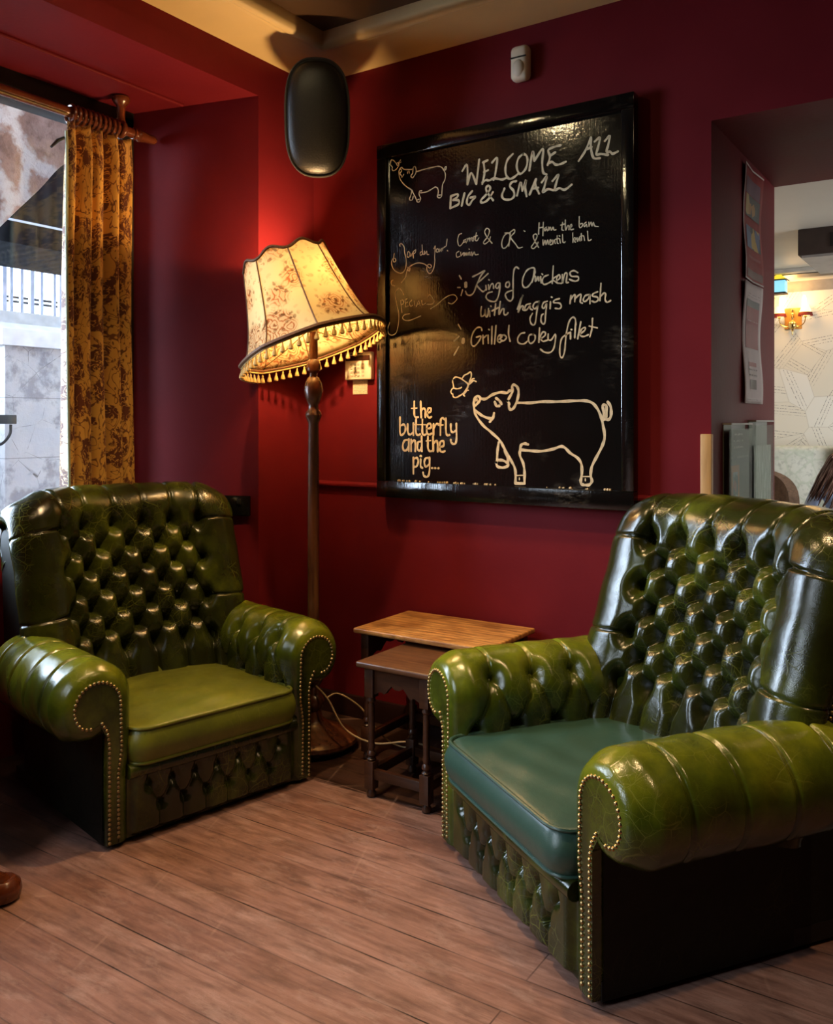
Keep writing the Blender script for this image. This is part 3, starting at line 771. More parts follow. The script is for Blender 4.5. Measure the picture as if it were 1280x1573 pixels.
    for t_ in np.linspace(0, 1, 12):
        g = .014*math.sin(PI*t_); og = outl(n, g); rings.append([(x, y, zt_-.004+(zb-zt_+.006)*t_) for x, y in og])
    for f in (.985, .6, .05): rings.append([(cx_+(x-cx_)*f, cy_+(y-cy_)*f, zb) for x, y in o0])
    V = [p for r_ in rings for p in r_]; Fc = []
    for i in range(len(rings)-1):
        for k in range(n): Fc.append((i*n+k, i*n+(k+1) % n, (i+1)*n+(k+1) % n, (i+1)*n+k))
    ctr = len(V); V.append((cx_, cy_, zt_+.034)); Fc += [(k, (k+1) % n, ctr) for k in range(n)]
    m = MB(); m.add(V, Fc); cu = m.build('seat_cushion', cushion_mat, ch, flat_angle=180)
    for z, g in ((zt_+.001, .001), (zb+.003, .001)):
        m = MB(); m.tube([(x, y, z) for x, y in outl(110, g)], .0058, 8, closed=True); m.build('piping', cushion_mat, cu)
    if ragged:     # torn leather flaps along the rear edge of the cushion
        m = MB(); rs = random.Random(4)
        for k in range(9):
            x = -.25+k*.055+rs.uniform(-.01, .01); w_ = rs.uniform(.02, .04); hh = rs.uniform(.010, .030)
            m.add([(x-w_, y1-.03, zt_+.004), (x+w_, y1-.03, zt_+.004), (x+w_*.5, y1-.012, zt_+.008+hh), (x-w_*.3, y1-.016, zt_+.004+hh*.7), (x-w_, y1+.004, zt_+.002), (x+w_, y1+.004, zt_+.002)], [(0, 1, 2, 3), (3, 2, 5, 4)])
        m.build('torn_edge', cushion_mat, cu, smooth=False)
    return ch

chair_a = make_chair('green buttoned leather armchair with cracked olive seat cushion, by the window curtain', M_CUSH_WORN, True)
chair_a.location = (.055, -.935, 0); chair_a.rotation_euler = (0, 0, math.radians(77.5)); chair_a.scale = (.97, .94, 1.0)
chair_b = copy_tree(chair_a)
chair_b['label'] = 'green buttoned leather armchair with smooth teal seat cushion, below the doorway posters'
chair_b.location = (1.785, -.648, 0); chair_b.rotation_euler = (0, 0, math.radians(-34.9)); chair_b.scale = (1.06, 1.06, 1.01)
for c in list(chair_b.children):
    if c.name.startswith('seat_cushion'):
        c.data = c.data.copy(); c.data.materials[0] = M_CUSH_NEW
        for k in list(c.children):
            if k.name.startswith('piping'): k.data = k.data.copy(); k.data.materials[0] = M_CUSH_NEW
            else: bpy.data.objects.remove(k)
# ------------------------------------------------------------------ menu blackboard
bx0, bx1, bz0, bz1 = .400, 1.535, .985, 2.485
bd = empty('menu_blackboard', ((bx0+bx1)/2, 0, bz0), 0, 'black framed menu blackboard with chalk pigs and welcome writing on the red wall', 'blackboard')
def local(o): return (bx0+bx1)/2, bz0
cxb = (bx0+bx1)/2
m = MB(); m.box((bx0-cxb+.03, -.042, .03), (bx1-cxb-.03, -.020, bz1-bz0-.03)); m.build('panel', M_BOARD, bd, smooth=False)
fw = {'l': .048, 'r': .048, 't': .058, 'b': .070}
W_, H_ = bx1-bx0, bz1-bz0
for nm, a, b in (('frame_rail', (-W_/2, -.060, H_-fw['t']), (W_/2, -.012, H_)), ('frame_rail', (-W_/2, -.060, 0), (W_/2, -.012, fw['b'])),
                 ('frame_stile', (-W_/2, -.0595, fw['b']), (-W_/2+fw['l'], -.012, H_-fw['t'])), ('frame_stile', (W_/2-fw['r'], -.0595, fw['b']), (W_/2, -.012, H_-fw['t']))):
    m = MB(); m.box(a, b, .004); m.build(nm, M_BOARD, bd)
m = MB(); m.box((-W_/2+.06, -.020, .10), (W_/2-.06, 0.0, H_-.10)); m.build('wall_batten', M_TOE, bd, smooth=False)
STROKES = {
    'butterfly_small': [
        (4.2, '99,1419 104,1434 117,1429 128,1417 138,1417'),
        (4.2, '138,1417 143,1406 130,1391 115,1387 108,1394 109,1403 101,1412 99,1419'),
        (4.2, '128,1417 136,1405'),
        (4.2, '141,1417 152,1426'),
        (4.2, '142,1414 154,1417'),
    ],
    'pig_small': [
        (4.7, '149,1390 157,1394 168,1385 188,1380 211,1378 217,1385 224,1387 229,1379 230,1364 224,1352 213,1342 206,1346 205,1353 213,1360 214,1371 217,1383'),
        (4.7, '229,1364 274,1368 319,1370 339,1369 356,1362 368,1346 374,1329 371,1309 361,1293 358,1273 356,1248 350,1240 341,1240 335,1247 339,1259 339,1272 334,1282 324,1286 309,1281 284,1273 254,1273 246,1276'),
        (4.7, '259,1281 249,1281 245,1273 248,1260 253,1250 248,1238 239,1236 233,1243 229,1254 216,1277 206,1291'),
        (4.7, '149,1390 144,1382 144,1365 149,1347 162,1328 182,1309 206,1293 213,1286'),
        (4.7, '208,1286 204,1270 197,1256 200,1250 211,1250 216,1264'),
        (4.7, '149,1390 157,1380 150,1372'),
        (4.7, '146,1371 157,1358 159,1352 168,1363'),
        (4.7, '187,1371 188,1364'),
        (4.7, '194,1372 197,1364'),
        (4.7, '368,1348 376,1351 378,1361 372,1360 371,1352'),
        (4.7, '340,1251 350,1250'),
        (4.7, '236,1246 246,1247'),
    ],
    'heading': [
        (8.8, '454,1332 476,1352 478,1274'),
        (8.8, '478,1274 495,1318 519,1270'),
        (8.8, '519,1270 532,1365'),
        (8.8, '552,1350 556,1309 546,1266'),
        (8.8, '549,1351 570,1356'),
        (8.8, '553,1312 572,1316'),
        (8.8, '546,1272 563,1279 576,1275 595,1280'),
        (8.8, '590,1343 613,1358 604,1293 597,1274'),
        (8.8, '599,1282 613,1276 635,1270 653,1273'),
        (8.8, '400,1238 397,1189'),
        (8.8, '400,1238 429,1242 431,1231 410,1220'),
        (8.8, '410,1220 436,1216 435,1200 397,1189'),
        (8.8, '464,1241 451,1192'),
        (8.8, '500,1244 481,1226 475,1201 486,1191 500,1207 514,1220 491,1219'),
        (8.8, '595,1194 570,1226 563,1247 574,1255 582,1242 565,1222 540,1202 546,1191 570,1198 594,1226'),
        (8.8, '682,1362 659,1343 650,1315 652,1286 666,1268 685,1270 706,1282'),
        (8.8, '726,1355 706,1340 699,1312 706,1286 719,1280 738,1297 745,1325 740,1346 726,1355'),
        (8.8, '753,1287 767,1358 774,1320'),
        (8.8, '774,1320 810,1361 807,1311 811,1271 825,1260'),
        (8.8, '883,1361 856,1359 832,1351 839,1326 830,1295'),
        (8.8, '839,1328 861,1338'),
        (8.8, '832,1300 848,1304 863,1291 883,1290 904,1295'),
        (8.8, '956,1290 981,1322 1004,1367'),
        (8.8, '1004,1367 1004,1330 1014,1292 1039,1286'),
        (8.8, '989,1328 1007,1333'),
        (8.8, '1019,1351 1039,1361 1031,1325 1025,1302 1043,1301 1070,1293'),
        (8.8, '1058,1346 1076,1360 1070,1326 1064,1306 1078,1303 1088,1294 1107,1299'),
        (8.8, '696,1254 678,1253 669,1238 685,1218 687,1197 671,1187 645,1191 634,1207 645,1233'),
        (8.8, '700,1198 715,1246 723,1213'),
        (8.8, '723,1213 739,1252 735,1223 741,1189'),
        (8.8, '754,1194 781,1249'),
        (8.8, '781,1249 779,1225 794,1192'),
        (8.8, '763,1214 790,1215'),
        (8.8, '805,1233 825,1251 817,1216 810,1194 830,1203 854,1196'),
        (8.8, '850,1231 874,1251 865,1220 859,1195 878,1200 900,1191 928,1206'),
    ],
    'soup': [
        (4.4, '149,1063 146,1070 157,1072 170,1056 172,1035 180,1000 177,966 162,950 143,950 117,967 105,994 112,1013 125,1012 126,1001 117,1000 115,1011 119,1034'),
        (4.4, '188,1033 185,1016 194,1012 200,1025 193,1035 188,1033'),
        (4.4, '200,1027 203,1014 213,1028 214,1015'),
        (4.4, '216,1034 217,1006'),
        (4.4, '216,1032 228,1038 226,1027 217,1023'),
        (4.4, '262,1029 251,1024 253,1013 263,1019'),
        (4.4, '260,1055 263,1019 270,1015'),
        (4.4, '272,1028 273,1015 283,1027 285,1014 293,1012'),
        (4.4, '319,1034 325,1043 322,1002 323,981 317,952 304,934 292,936 284,951 287,968 299,971 307,961 297,956 289,963'),
        (4.4, '289,963 269,976 239,983 211,977 193,968 188,958 197,953 200,966 190,969'),
        (4.4, '331,1030 329,1020 338,1018 341,1027 334,1032'),
        (4.4, '344,1029 345,1018 354,1030 355,1018'),
        (4.4, '359,1031 361,1021 361,1029 373,1036'),
        (4.4, '382,1065 378,1038'),
        (4.4, '383,1019 385,1017'),
        (4.4, '188,969 198,961 193,954 187,962 182,945 175,927 157,909'),
    ],
    'carrot': [
        (4.4, '450,1080 438,1076 432,1056 436,1035 446,1032 460,1045'),
        (4.4, '469,1054 461,1051 462,1043 470,1048 472,1041'),
        (4.4, '476,1057 478,1043 479,1053 486,1058'),
        (4.4, '487,1058 488,1044 491,1054 497,1058'),
        (4.4, '500,1057 499,1047 505,1044 507,1054 501,1057'),
        (4.4, '519,1075 514,1047 523,1044 530,1053'),
        (4.4, '507,1060 523,1063'),
        (4.4, '590,1025 567,1053 557,1074 567,1087 579,1076 570,1053 552,1034 558,1026 576,1036 583,1051'),
        (4.4, '438,1010 426,1003 429,987 443,989'),
        (4.4, '446,1005 448,991 459,1002 461,989'),
        (4.4, '464,1001 466,989 472,1001 475,989 481,1000 484,989'),
        (4.4, '488,1001 491,988'),
        (4.4, '485,1014 487,1012'),
        (4.4, '497,1000 500,985 509,999 514,988 528,988'),
    ],
    'ham': [
        (4.2, '659,1057 643,1047 633,1021 638,1001 654,1004 669,1029 666,1055 647,1059'),
        (4.2, '671,1056 664,1005'),
        (4.2, '662,1055 687,1067 689,1056 673,1039 694,1010 706,994 723,995'),
        (4.2, '729,1058 734,1055'),
        (4.2, '794,1080 792,1037'),
        (4.2, '812,1080 810,1029'),
        (4.2, '793,1060 811,1062'),
        (4.2, '825,1060 817,1055 819,1046 826,1054 829,1045'),
        (4.2, '834,1059 835,1046 841,1058 845,1045 852,1057 856,1045 864,1045'),
        (4.2, '891,1070 888,1044 895,1039'),
        (4.2, '883,1060 901,1063'),
        (4.2, '902,1077 903,1039 911,1054 916,1053 917,1039'),
        (4.2, '921,1046 929,1051 925,1058 921,1048 925,1038 935,1039'),
        (4.2, '958,1083 959,1043 970,1046 970,1056 959,1053'),
        (4.2, '985,1058 977,1053 979,1042 986,1050 989,1041'),
        (4.2, '996,1057 997,1041 1004,1056 1008,1041 1014,1054 1019,1040 1033,1036'),
        (4.2, '792,986 774,1017 770,1034 779,1039 786,1030 774,1007 762,992 770,984 785,995 790,1007'),
        (4.2, '810,1013 812,992 819,1010 823,993 830,1011 833,994'),
        (4.2, '837,998 845,1005 840,1010 837,1000 841,991 848,993'),
        (4.2, '850,1008 851,992 857,1008 861,993'),
        (4.2, '869,1022 869,996 874,992'),
        (4.2, '862,1009 876,1011'),
        (4.2, '879,1009 882,993'),
        (4.2, '877,1021 880,1019'),
        (4.2, '891,1024 892,997 898,993 902,996'),
        (4.2, '932,1025 933,989'),
        (4.2, '936,994 945,1001 939,1006 936,996 943,989'),
        (4.2, '949,1005 951,991 958,1005 961,992'),
        (4.2, '966,1019 967,993'),
        (4.2, '960,1008 973,1010'),
        (4.2, '976,1008 979,992'),
        (4.2, '991,1024 993,994 998,989 1005,992'),
    ],
    'specials': [
        (3.9, '112,923 103,916 107,903 122,897'),
        (3.9, '168,855 159,873 143,885 130,877 125,852 133,817 142,777 141,739 130,700 109,689 91,696 85,716 96,743'),
        (3.9, '152,832 159,782'),
        (3.9, '152,830 164,834 167,820 157,815'),
        (3.9, '185,838 175,833 177,820 187,823'),
        (3.9, '177,820 177,805 190,806'),
        (3.9, '208,830 198,820 203,805 213,808'),
        (3.9, '221,825 225,806'),
        (3.9, '231,801 244,825'),
        (3.9, '244,825 251,803'),
        (3.9, '236,811 249,812'),
        (3.9, '259,824 262,807 277,812'),
        (3.9, '289,837 297,846 307,837 318,817 309,806 284,807'),
        (3.9, '302,787 334,802 363,822 393,835 417,835 429,821 422,810 405,800 388,805'),
        (3.9, '198,774 172,771 162,759 175,748 203,747 254,761'),
    ],
    'bullet': [
        (15.6, '470,877 470,866'),
        (15.6, '458,652 457,641'),
    ],
    'king': [
        (6.0, '440,911 449,897'),
        (6.0, '432,864 443,863'),
        (6.0, '455,852 448,831'),
        (6.0, '502,901 526,909 558,920 540,902 523,873 507,838 491,828 476,832 469,845'),
        (6.0, '572,907 544,887 521,869 535,849 549,838 560,843'),
        (6.0, '562,861 564,843'),
        (6.0, '575,883 578,881'),
        (6.0, '574,862 576,844 586,863 595,863 597,846'),
        (6.0, '626,864 613,865 606,852 615,845 626,860 620,820 608,797 590,795 570,804 563,817 572,830 590,833'),
        (6.0, '663,868 652,862 651,850 661,845 668,856 663,868'),
        (6.0, '707,914 696,921 687,910 683,875 683,823 681,800 670,791 656,800 649,818 659,827 684,833'),
        (6.0, '777,890 775,907 762,911 742,903 727,879 723,855 731,839 747,841 764,860 775,886'),
        (6.0, '775,905 770,878 764,856'),
        (6.0, '770,873 777,878 779,858'),
        (6.0, '779,876 781,859 790,875 793,859'),
        (6.0, '800,874 803,850'),
        (6.0, '806,884 809,881'),
        (6.0, '832,877 815,872 807,856 815,843 832,846 845,852'),
        (6.0, '853,909 849,844'),
        (6.0, '870,871 851,859 868,845'),
        (6.0, '866,852 880,861 878,874 868,866 868,845 886,841'),
        (6.0, '890,873 891,842 899,874 909,875 906,843 914,842'),
        (6.0, '952,875 936,884 921,878 927,864 952,860 954,848 940,844 919,853'),
    ],
    'haggis': [
        (6.0, '542,778 539,758 542,740 556,745 558,767 562,738 570,740 574,768'),
        (6.0, '579,759 580,737'),
        (6.0, '584,778 586,776'),
        (6.0, '606,785 601,740'),
        (6.0, '590,758 617,769'),
        (6.0, '627,792 620,742 634,761 643,761 643,743 652,738 661,746'),
        (6.0, '701,757 716,793 727,810 720,797 705,744 717,765 727,767 725,753 736,750'),
        (6.0, '757,774 740,771 733,756 742,752 755,766 756,755 766,750'),
        (6.0, '794,779 777,777 768,762 777,753 790,768 794,783 785,745 779,702 770,691 759,700 756,719 766,736'),
        (6.0, '828,778 813,774 807,759 815,752 826,769 821,727 819,700 811,692 802,705 804,724 811,731'),
        (6.0, '841,775 840,749'),
        (6.0, '845,793 848,791'),
        (6.0, '878,784 859,780 855,771 878,767 886,755 878,746 861,749'),
        (6.0, '925,792 921,762'),
        (6.0, '923,777 940,795 940,768'),
        (6.0, '940,779 964,794 962,766 970,760'),
        (6.0, '998,790 982,787 974,773 980,765 994,775 1000,790 1000,756'),
        (6.0, '1030,797 1014,792 1010,783 1028,778 1032,767 1020,760 1008,765'),
        (6.0, '1043,827 1039,764'),
        (6.0, '1041,779 1055,791 1061,785 1059,766 1067,756 1080,761'),
    ],
    'coley': [
        (6.0, '435,714 447,695'),
        (6.0, '415,648 438,666'),
        (6.0, '437,624 415,591'),
        (6.0, '544,683 540,695 523,696 505,679 495,651 498,628 512,624 530,641 540,661 519,658'),
        (6.0, '549,664 550,630'),
        (6.0, '550,652 565,663'),
        (6.0, '572,663 573,631'),
        (6.0, '575,686 578,684'),
        (6.0, '590,697 588,628'),
        (6.0, '608,699 601,627'),
        (6.0, '615,641 633,652 629,662 617,655 615,639 624,632 635,640'),
        (6.0, '643,661 627,656 632,638 645,639 654,651 643,661'),
        (6.0, '665,696 663,662 670,634'),
        (6.0, '733,664 716,661 703,644 707,626 729,621 744,630'),
        (6.0, '770,656 753,653 749,634 759,621 775,632 777,650 766,656'),
        (6.0, '796,678 793,624'),
        (6.0, '798,635 819,649 819,661 807,660 800,643 809,627 828,630'),
        (6.0, '832,653 832,633 845,631 861,651 861,624 853,594 836,582 815,586 800,597'),
        (6.0, '944,680 942,703 931,710 917,694 907,656 903,626 899,584 890,562 881,569 880,600 888,634 911,650 923,655'),
        (6.0, '923,655 923,630'),
        (6.0, '925,665 928,664'),
        (6.0, '943,684 940,633'),
        (6.0, '964,691 952,629'),
        (6.0, '960,645 980,659 980,669 966,662 962,642 976,636 994,642'),
        (6.0, '1010,701 1008,665 1000,634'),
        (6.0, '998,673 1028,665'),
    ],
    'butterfly_big': [
        (5.7, '409,492 420,501 441,498 463,485 480,470 467,444 450,430 424,419 411,423 409,432 402,436 400,445 407,455 413,458 411,473 408,482 409,492'),
        (5.7, '413,457 428,454 443,456 450,460'),
        (5.7, '452,494 463,507 480,514 492,520 496,506 490,488 482,471'),
        (5.7, '482,471 490,473 495,480 488,482'),
        (5.7, '490,480 501,491 509,493'),
        (5.7, '495,476 505,485 518,481'),
        (5.7, '482,466 473,444 458,429'),
        (5.7, '458,429 465,424'),
        (5.7, '473,446 482,447'),
    ],
    'name': [
        (8.8, '221,405 221,353 228,340 240,340'),
        (8.8, '253,405 256,338'),
        (8.8, '256,368 267,376 276,368 276,340'),
        (8.8, '287,357 303,364 303,375 292,377 286,364 287,345 296,338 306,341'),
        (8.8, '149,340 150,269 170,273 177,292 170,309 152,305'),
        (8.8, '188,311 189,277 200,267 217,277'),
        (8.8, '217,315 217,265'),
        (8.8, '230,330 230,277 240,265 251,269'),
        (8.8, '262,330 262,277 269,266 279,269'),
        (8.8, '283,292 303,296 303,309 292,313 283,300 284,277 294,268 307,272'),
        (8.8, '316,311 316,266'),
        (8.8, '318,296 330,311 341,311'),
        (8.8, '370,330 359,336 351,324 350,266'),
        (8.8, '376,334 377,278 385,265 394,267'),
        (8.8, '400,311 401,285 411,278 424,285'),
        (8.8, '426,313 426,245 415,230 402,237 400,248'),
        (8.8, '194,246 173,242 163,222 168,201 184,203 194,223'),
        (8.8, '194,248 194,198'),
        (8.8, '205,246 205,198'),
        (8.8, '206,231 219,244 226,235 226,198'),
        (8.8, '258,239 240,235 237,208 249,201 258,216'),
        (8.8, '258,260 259,199'),
        (8.8, '289,260 289,213 298,200 307,200'),
        (8.8, '314,260 315,200'),
        (8.8, '316,232 330,243 336,232 337,198'),
        (8.8, '348,217 365,223 365,240 352,240 346,225 348,204 359,197 371,201'),
        (8.8, '217,171 217,104'),
        (8.8, '218,166 235,170 241,155 233,135 219,133'),
        (8.8, '253,165 253,136 262,129'),
        (8.8, '251,178 256,178'),
        (8.8, '296,171 278,169 271,152 278,135 294,143'),
        (8.8, '297,173 296,111 285,93 269,97 265,110'),
        (8.8, '307,130 311,130'),
        (8.8, '323,130 326,130'),
        (8.8, '339,130 342,130'),
        (5.2, '207,377 235,378'),
        (5.2, '217,309 246,309'),
        (5.2, '251,309 278,309'),
        (5.2, '339,307 363,308'),
        (5.2, '280,241 303,243'),
    ],
    'pig_big': [
        (10.4, '507,396 510,412 525,423 537,414 531,401 516,386'),
        (10.4, '537,413 561,411 591,427 626,436 655,433 667,441 681,443'),
        (10.4, '658,402 667,415 681,440 678,456 687,464 701,455 707,435 701,404 687,376 672,367 665,379 665,392 658,402'),
        (10.4, '701,394 758,393 808,397 868,396 927,398 980,398 1008,390 1029,368 1044,336 1052,302 1057,264 1047,230 1026,191 1008,156 1003,122 1008,102 998,88 982,86 967,89 964,101 968,125 967,160 953,184 922,203 900,223 882,227 852,217 802,208 758,209 718,212'),
        (10.4, '747,233 732,236 718,230 713,209 713,189 727,159 732,128 732,82'),
        (10.4, '732,82 693,81'),
        (10.4, '693,81 694,112 690,142 672,173 643,219 623,249 585,280 549,307 519,343 510,370 507,396'),
        (10.4, '620,239 614,203 613,171'),
        (10.4, '646,208 658,183 661,162'),
        (10.4, '608,161 617,169 638,169 658,159 661,149 638,141 614,145 608,161'),
        (10.4, '608,413 623,403 632,390'),
        (10.4, '602,398 611,382 623,383'),
        (10.4, '516,365 543,346 573,335 594,335'),
        (10.4, '599,354 594,335 580,320'),
        (10.4, '1052,327 1054,356 1049,377 1057,382 1064,375 1064,346 1059,329'),
        (10.4, '1059,329 1074,329 1082,346 1080,375 1069,392'),
        (4.7, '517,409 516,403'),
        (4.7, '523,411 522,404'),
        (4.7, '698,112 732,114'),
        (4.7, '972,117 1003,118'),
        (4.7, '710,103 710,96'),
        (4.7, '982,109 982,102'),
    ],
}

def ribbon(mb, pts, w, y):
    P = np.array(smooth_line([(a/1000., b/1000.) for a, b in pts], 5) if len(pts) > 2 else [(a/1000., b/1000.) for a, b in pts], float)
    d = np.gradient(P, axis=0); d /= np.maximum(np.linalg.norm(d, axis=1, keepdims=True), 1e-9); nn = np.stack([-d[:, 1], d[:, 0]], 1)
    k = len(P); wob = 1+.16*np.sin(np.arange(k)*.9+pts[0][0]*.3)
    L = P+nn*(w/2*wob)[:, None]; R_ = P-nn*(w/2*wob)[:, None]
    V = [(a, y, b) for a, b in L]+[(a, y, b) for a, b in R_]; Fc = [(i, i+1, k+i+1, k+i) for i in range(k-1)]
    # round ends
    for e, sgn, i0 in ((P[0], -1, 0), (P[-1], 1, k-1)):
        th0 = math.atan2(nn[i0][1], nn[i0][0]); base = len(V); V.append((e[0], y, e[1]))
        for q in range(7):
            a = th0-sgn*PI*q/6; V.append((e[0]+math.cos(a)*w/2, y, e[1]+math.sin(a)*w/2))
        for q in range(6): Fc.append((base, base+1+q, base+2+q))
    mb.add(V, Fc)
NAMES = {'carrot': 'chalk_carrot_and_cumin', 'ham': 'chalk_ham_and_lentil', 'bullet': 'chalk_bullet', 'heading': 'chalk_heading', 'soup': 'chalk_soup_line', 'specials': 'chalk_specials_word', 'king': 'chalk_word', 'haggis': 'chalk_word', 'coley': 'chalk_word', 'name': 'chalk_pub_name',
         'pig_small': 'chalk_pig', 'pig_big': 'chalk_pig', 'butterfly_small': 'chalk_butterfly', 'butterfly_big': 'chalk_butterfly'}
def words(lines):
    """strokes of one line of writing, gathered word by word"""
    box = []
    for ln in lines:
        xs = [int(q.split(',')[0]) for q in ln[1].split()]; box.append([min(xs), max(xs), [ln]])
    merged = True
    while merged:
        merged = False
        for i in range(len(box)):
            for j in range(i+1, len(box)):
                if box[i][0] < box[j][1]+9 and box[j][0] < box[i][1]+9:
                    box[i] = [min(box[i][0], box[j][0]), max(box[i][1], box[j][1]), box[i][2]+box[j][2]]; del box[j]; merged = True; break
            if merged: break
    return [b[2] for b in box]
todo = []
for g, lines in STROKES.items():
    if g in ('king', 'haggis', 'coley'): todo += [(g, w_) for w_ in words(lines)]
    else: todo.append((g, lines))
for gi, (g, lines) in enumerate(todo):
    mb = MB()
    for k, (w, txt) in enumerate(lines):
        if g == 'bullet' and k: mb.build(NAMES[g], M_CHALK, bd, smooth=False); mb = MB()
        pts = [tuple(map(int, q.split(','))) for q in txt.split()]
        pts = [(a+362-cxb*1000, b) for a, b in pts]
        ribbon(mb, pts, w/1000., -.0424-.00006*(k % 9))
    o = mb.build(NAMES[g], M_CHALK, bd, smooth=False)
# chalk ends and dust on the bottom ledge
mb = MB(); rs = random.Random(11)
for k in range(46):
    x = rs.choice([rs.uniform(-.50, -.30), rs.uniform(-.27, -.12), rs.uniform(-.10, .02), rs.uniform(.22, .5)])
    mb.sphere((x, -.048+rs.uniform(-.004, .004), fw['b']+.002), rs.uniform(.002, .006), 6, 4)
mb.build('chalk_crumbs', M_CHALK, bd)['kind'] = 'stuff'

# ------------------------------------------------------------------ motion sensor, alarm keypad, socket
ps = empty('motion_sensor', (1.07, 0, 2.63), 0, 'small white motion sensor high on the wall above the blackboard', 'sensor')
m = MB(); m.box((-.038, -.050, 0), (.038, 0, .135), .020, seg=4); m.build('housing', M_WHITEP, ps)
m = MB(); m.sphere((0, -.044, .045), .030, 16, 10, (.9, .55, 1.15)); m.build('lens', plain('milky_lens', (.62, .56, .44), .3, var=.02), ps)
m = MB(); m.box((-.034, -.0525, .083), (.034, -.049, .088)); m.build('seam', M_BLACK, ps, smooth=False)
kp = empty('alarm_keypad', (.275, 0, 1.490), 0, 'cream alarm keypad on the red wall beside the lamp shade', 'keypad')
m = MB(); m.box((-.072, -.028, 0), (.072, 0, .122), .006, seg=3); m.build('case', M_WHITEP, kp)
m = MB(); m.box((-.066, -.0295, .084), (.066, -.027, .106)); m.build('display', plain('dark_red_display', (.04, .012, .008), .2), kp, smooth=False)
m = MB(); m.box((-.040, -.0285, .112), (.028, -.0278, .116)); m.build('logo_bar', M_BLACK, kp, smooth=False)
M_KEY = plain('grey_rubber_keys', (.40, .36, .28), .6)
for r_ in range(4):
    for c_ in range(4):
        m = MB(); x = -.034+c_*.019+(.006 if c_ == 3 else 0); z = .068-r_*.0165
        m.box((x-.0065, -.0305, z-.005), (x+.0065, -.027, z+.005), .0015); m.build('key', M_KEY, kp)
def text_paper(name, base, ink, sx=60, sz=150):
    t = NT(name); v = t.coord(); x, y, z = t.sep(v)
    line = t.ramp(t.math('SINE', t.math('MULTIPLY', z, 2*PI*sz)), [(.55, 0), (.75, 1)])
    nz = t.noise(t.coord(scale=(sx*4, sx*4, sz)), 1, 2); wd = t.ramp(nz, [(.46, 0), (.52, 1)])
    return t.set(color=t.mix(t.math('MULTIPLY', line, wd), base, ink), rough=.6)
m = MB(); m.box((-.045, -.0035, -.062), (.035, 0, .004)); m.build('instruction_sticker', text_paper('keypad_sticker_paper', (.66, .58, .42), (.25, .20, .14)), kp, smooth=False)
# black twin socket on the recess side
d_ = Vector((-.62, -.18, 0)).normalized(); sk = empty('wall_socket', (0, 0, 0), 0, 'black twin wall socket low in the window recess corner', 'socket')
sk.location = (-.115, -.36-.115*.29, .905); sk.rotation_euler = (0, 0, math.atan2(.18, .62))
m = MB(); m.box((-.085, -.018, 0), (.085, -.0005, .086), .004); m.build('face_plate', M_BLACKGLOSS, sk)
for x in (-.038, .038):
    m = MB(); m.box((x-.009, -.024, .050), (x+.009, -.016, .072), .002); m.build('rocker_switch', M_BLACK, sk)
m = MB(); m.sphere((-.052, -.0185, .046), .0022, 8, 6); m.build('indicator', plain('brass_neon', (.8, .3, .1), .4), sk)

# ------------------------------------------------------------------ corner loudspeaker
spk = empty('loudspeaker', (.285, -.31, 2.545), math.atan2(.62, .784), 'black rounded loudspeaker hung in the ceiling corner above the lamp', 'loudspeaker')
def capsule(w, h, n=40, cx=0, cz=0, k=3.0):
    out = []
    for i in range(n):
        a = 2*PI*i/n; c, s_ = math.cos(a), math.sin(a)
        out.append((cx+w/2*math.copysign(abs(c)**(2/2.6), c), cz+h/2*math.copysign(abs(s_)**(2/k), s_)))
    return out
def shell(rings, close=True):
    V = []; Fc = []; n = len(rings[0])
    for r_ in rings: V += r_
    for i in range(len(rings)-1):
        for k in range(n): Fc.append((i*n+k, i*n+(k+1) % n, (i+1)*n+(k+1) % n, (i+1)*n+k))
    if close: Fc.append(tuple(range(n))); Fc.append(tuple(range((len(rings)-1)*n, len(rings)*n)))
    return V, Fc
tilt = Matrix.Rotation(math.radians(14), 4, 'X')
rings = []
for y, sc in ((.14, .55), (.13, .66), (.09, .80), (.02, .93), (-.05, 1.0), (-.088, 1.0), (-.094, .985)):
    rings.append([tuple(tilt @ Vector((x*sc, y, z*(.5+.5*sc)))) for x, z in capsule(.262, .46)])
m = MB(); m.add(*shell(rings)); m.build('cabinet', M_BLACK, spk, flat_angle=35)
rings = []
for y, sc in ((-.090, .965), (-.100, .955), (-.112, .88), (-.122, .70), (-.128, .42), (-.130, .12)):
    rings.append([tuple(tilt @ Vector((x*sc, y, z*(.25+.75*sc)))) for x, z in capsule(.250, .445)])
m = MB(); m.add(*shell(rings)); gt = NT('speaker_grille_cloth'); v = gt.coord(); gt.set(color=gt.mix(gt.voro(v, 260), (.004, .004, .004), (.022, .020, .017)), rough=.38, normal=gt.bump(gt.voro(v, 260), .3, .002))
m.build('grille', gt.m, spk, flat_angle=60)
m = MB(); ring = [tuple(tilt @ Vector((x, -.094, z))) for x, z in capsule(.256, .452, 60)]; m.tube(ring, .0035, 6, closed=True); m.build('rim', plain('grey_rim', (.06, .055, .05), .3), spk)
m = MB(); m.box((-.03, .10, -.02), (.03, .36, .03), .004); m.box((-.05, .11, -.10), (.05, .135, .12), .004); m.build('wall_bracket', M_BLACK, spk)

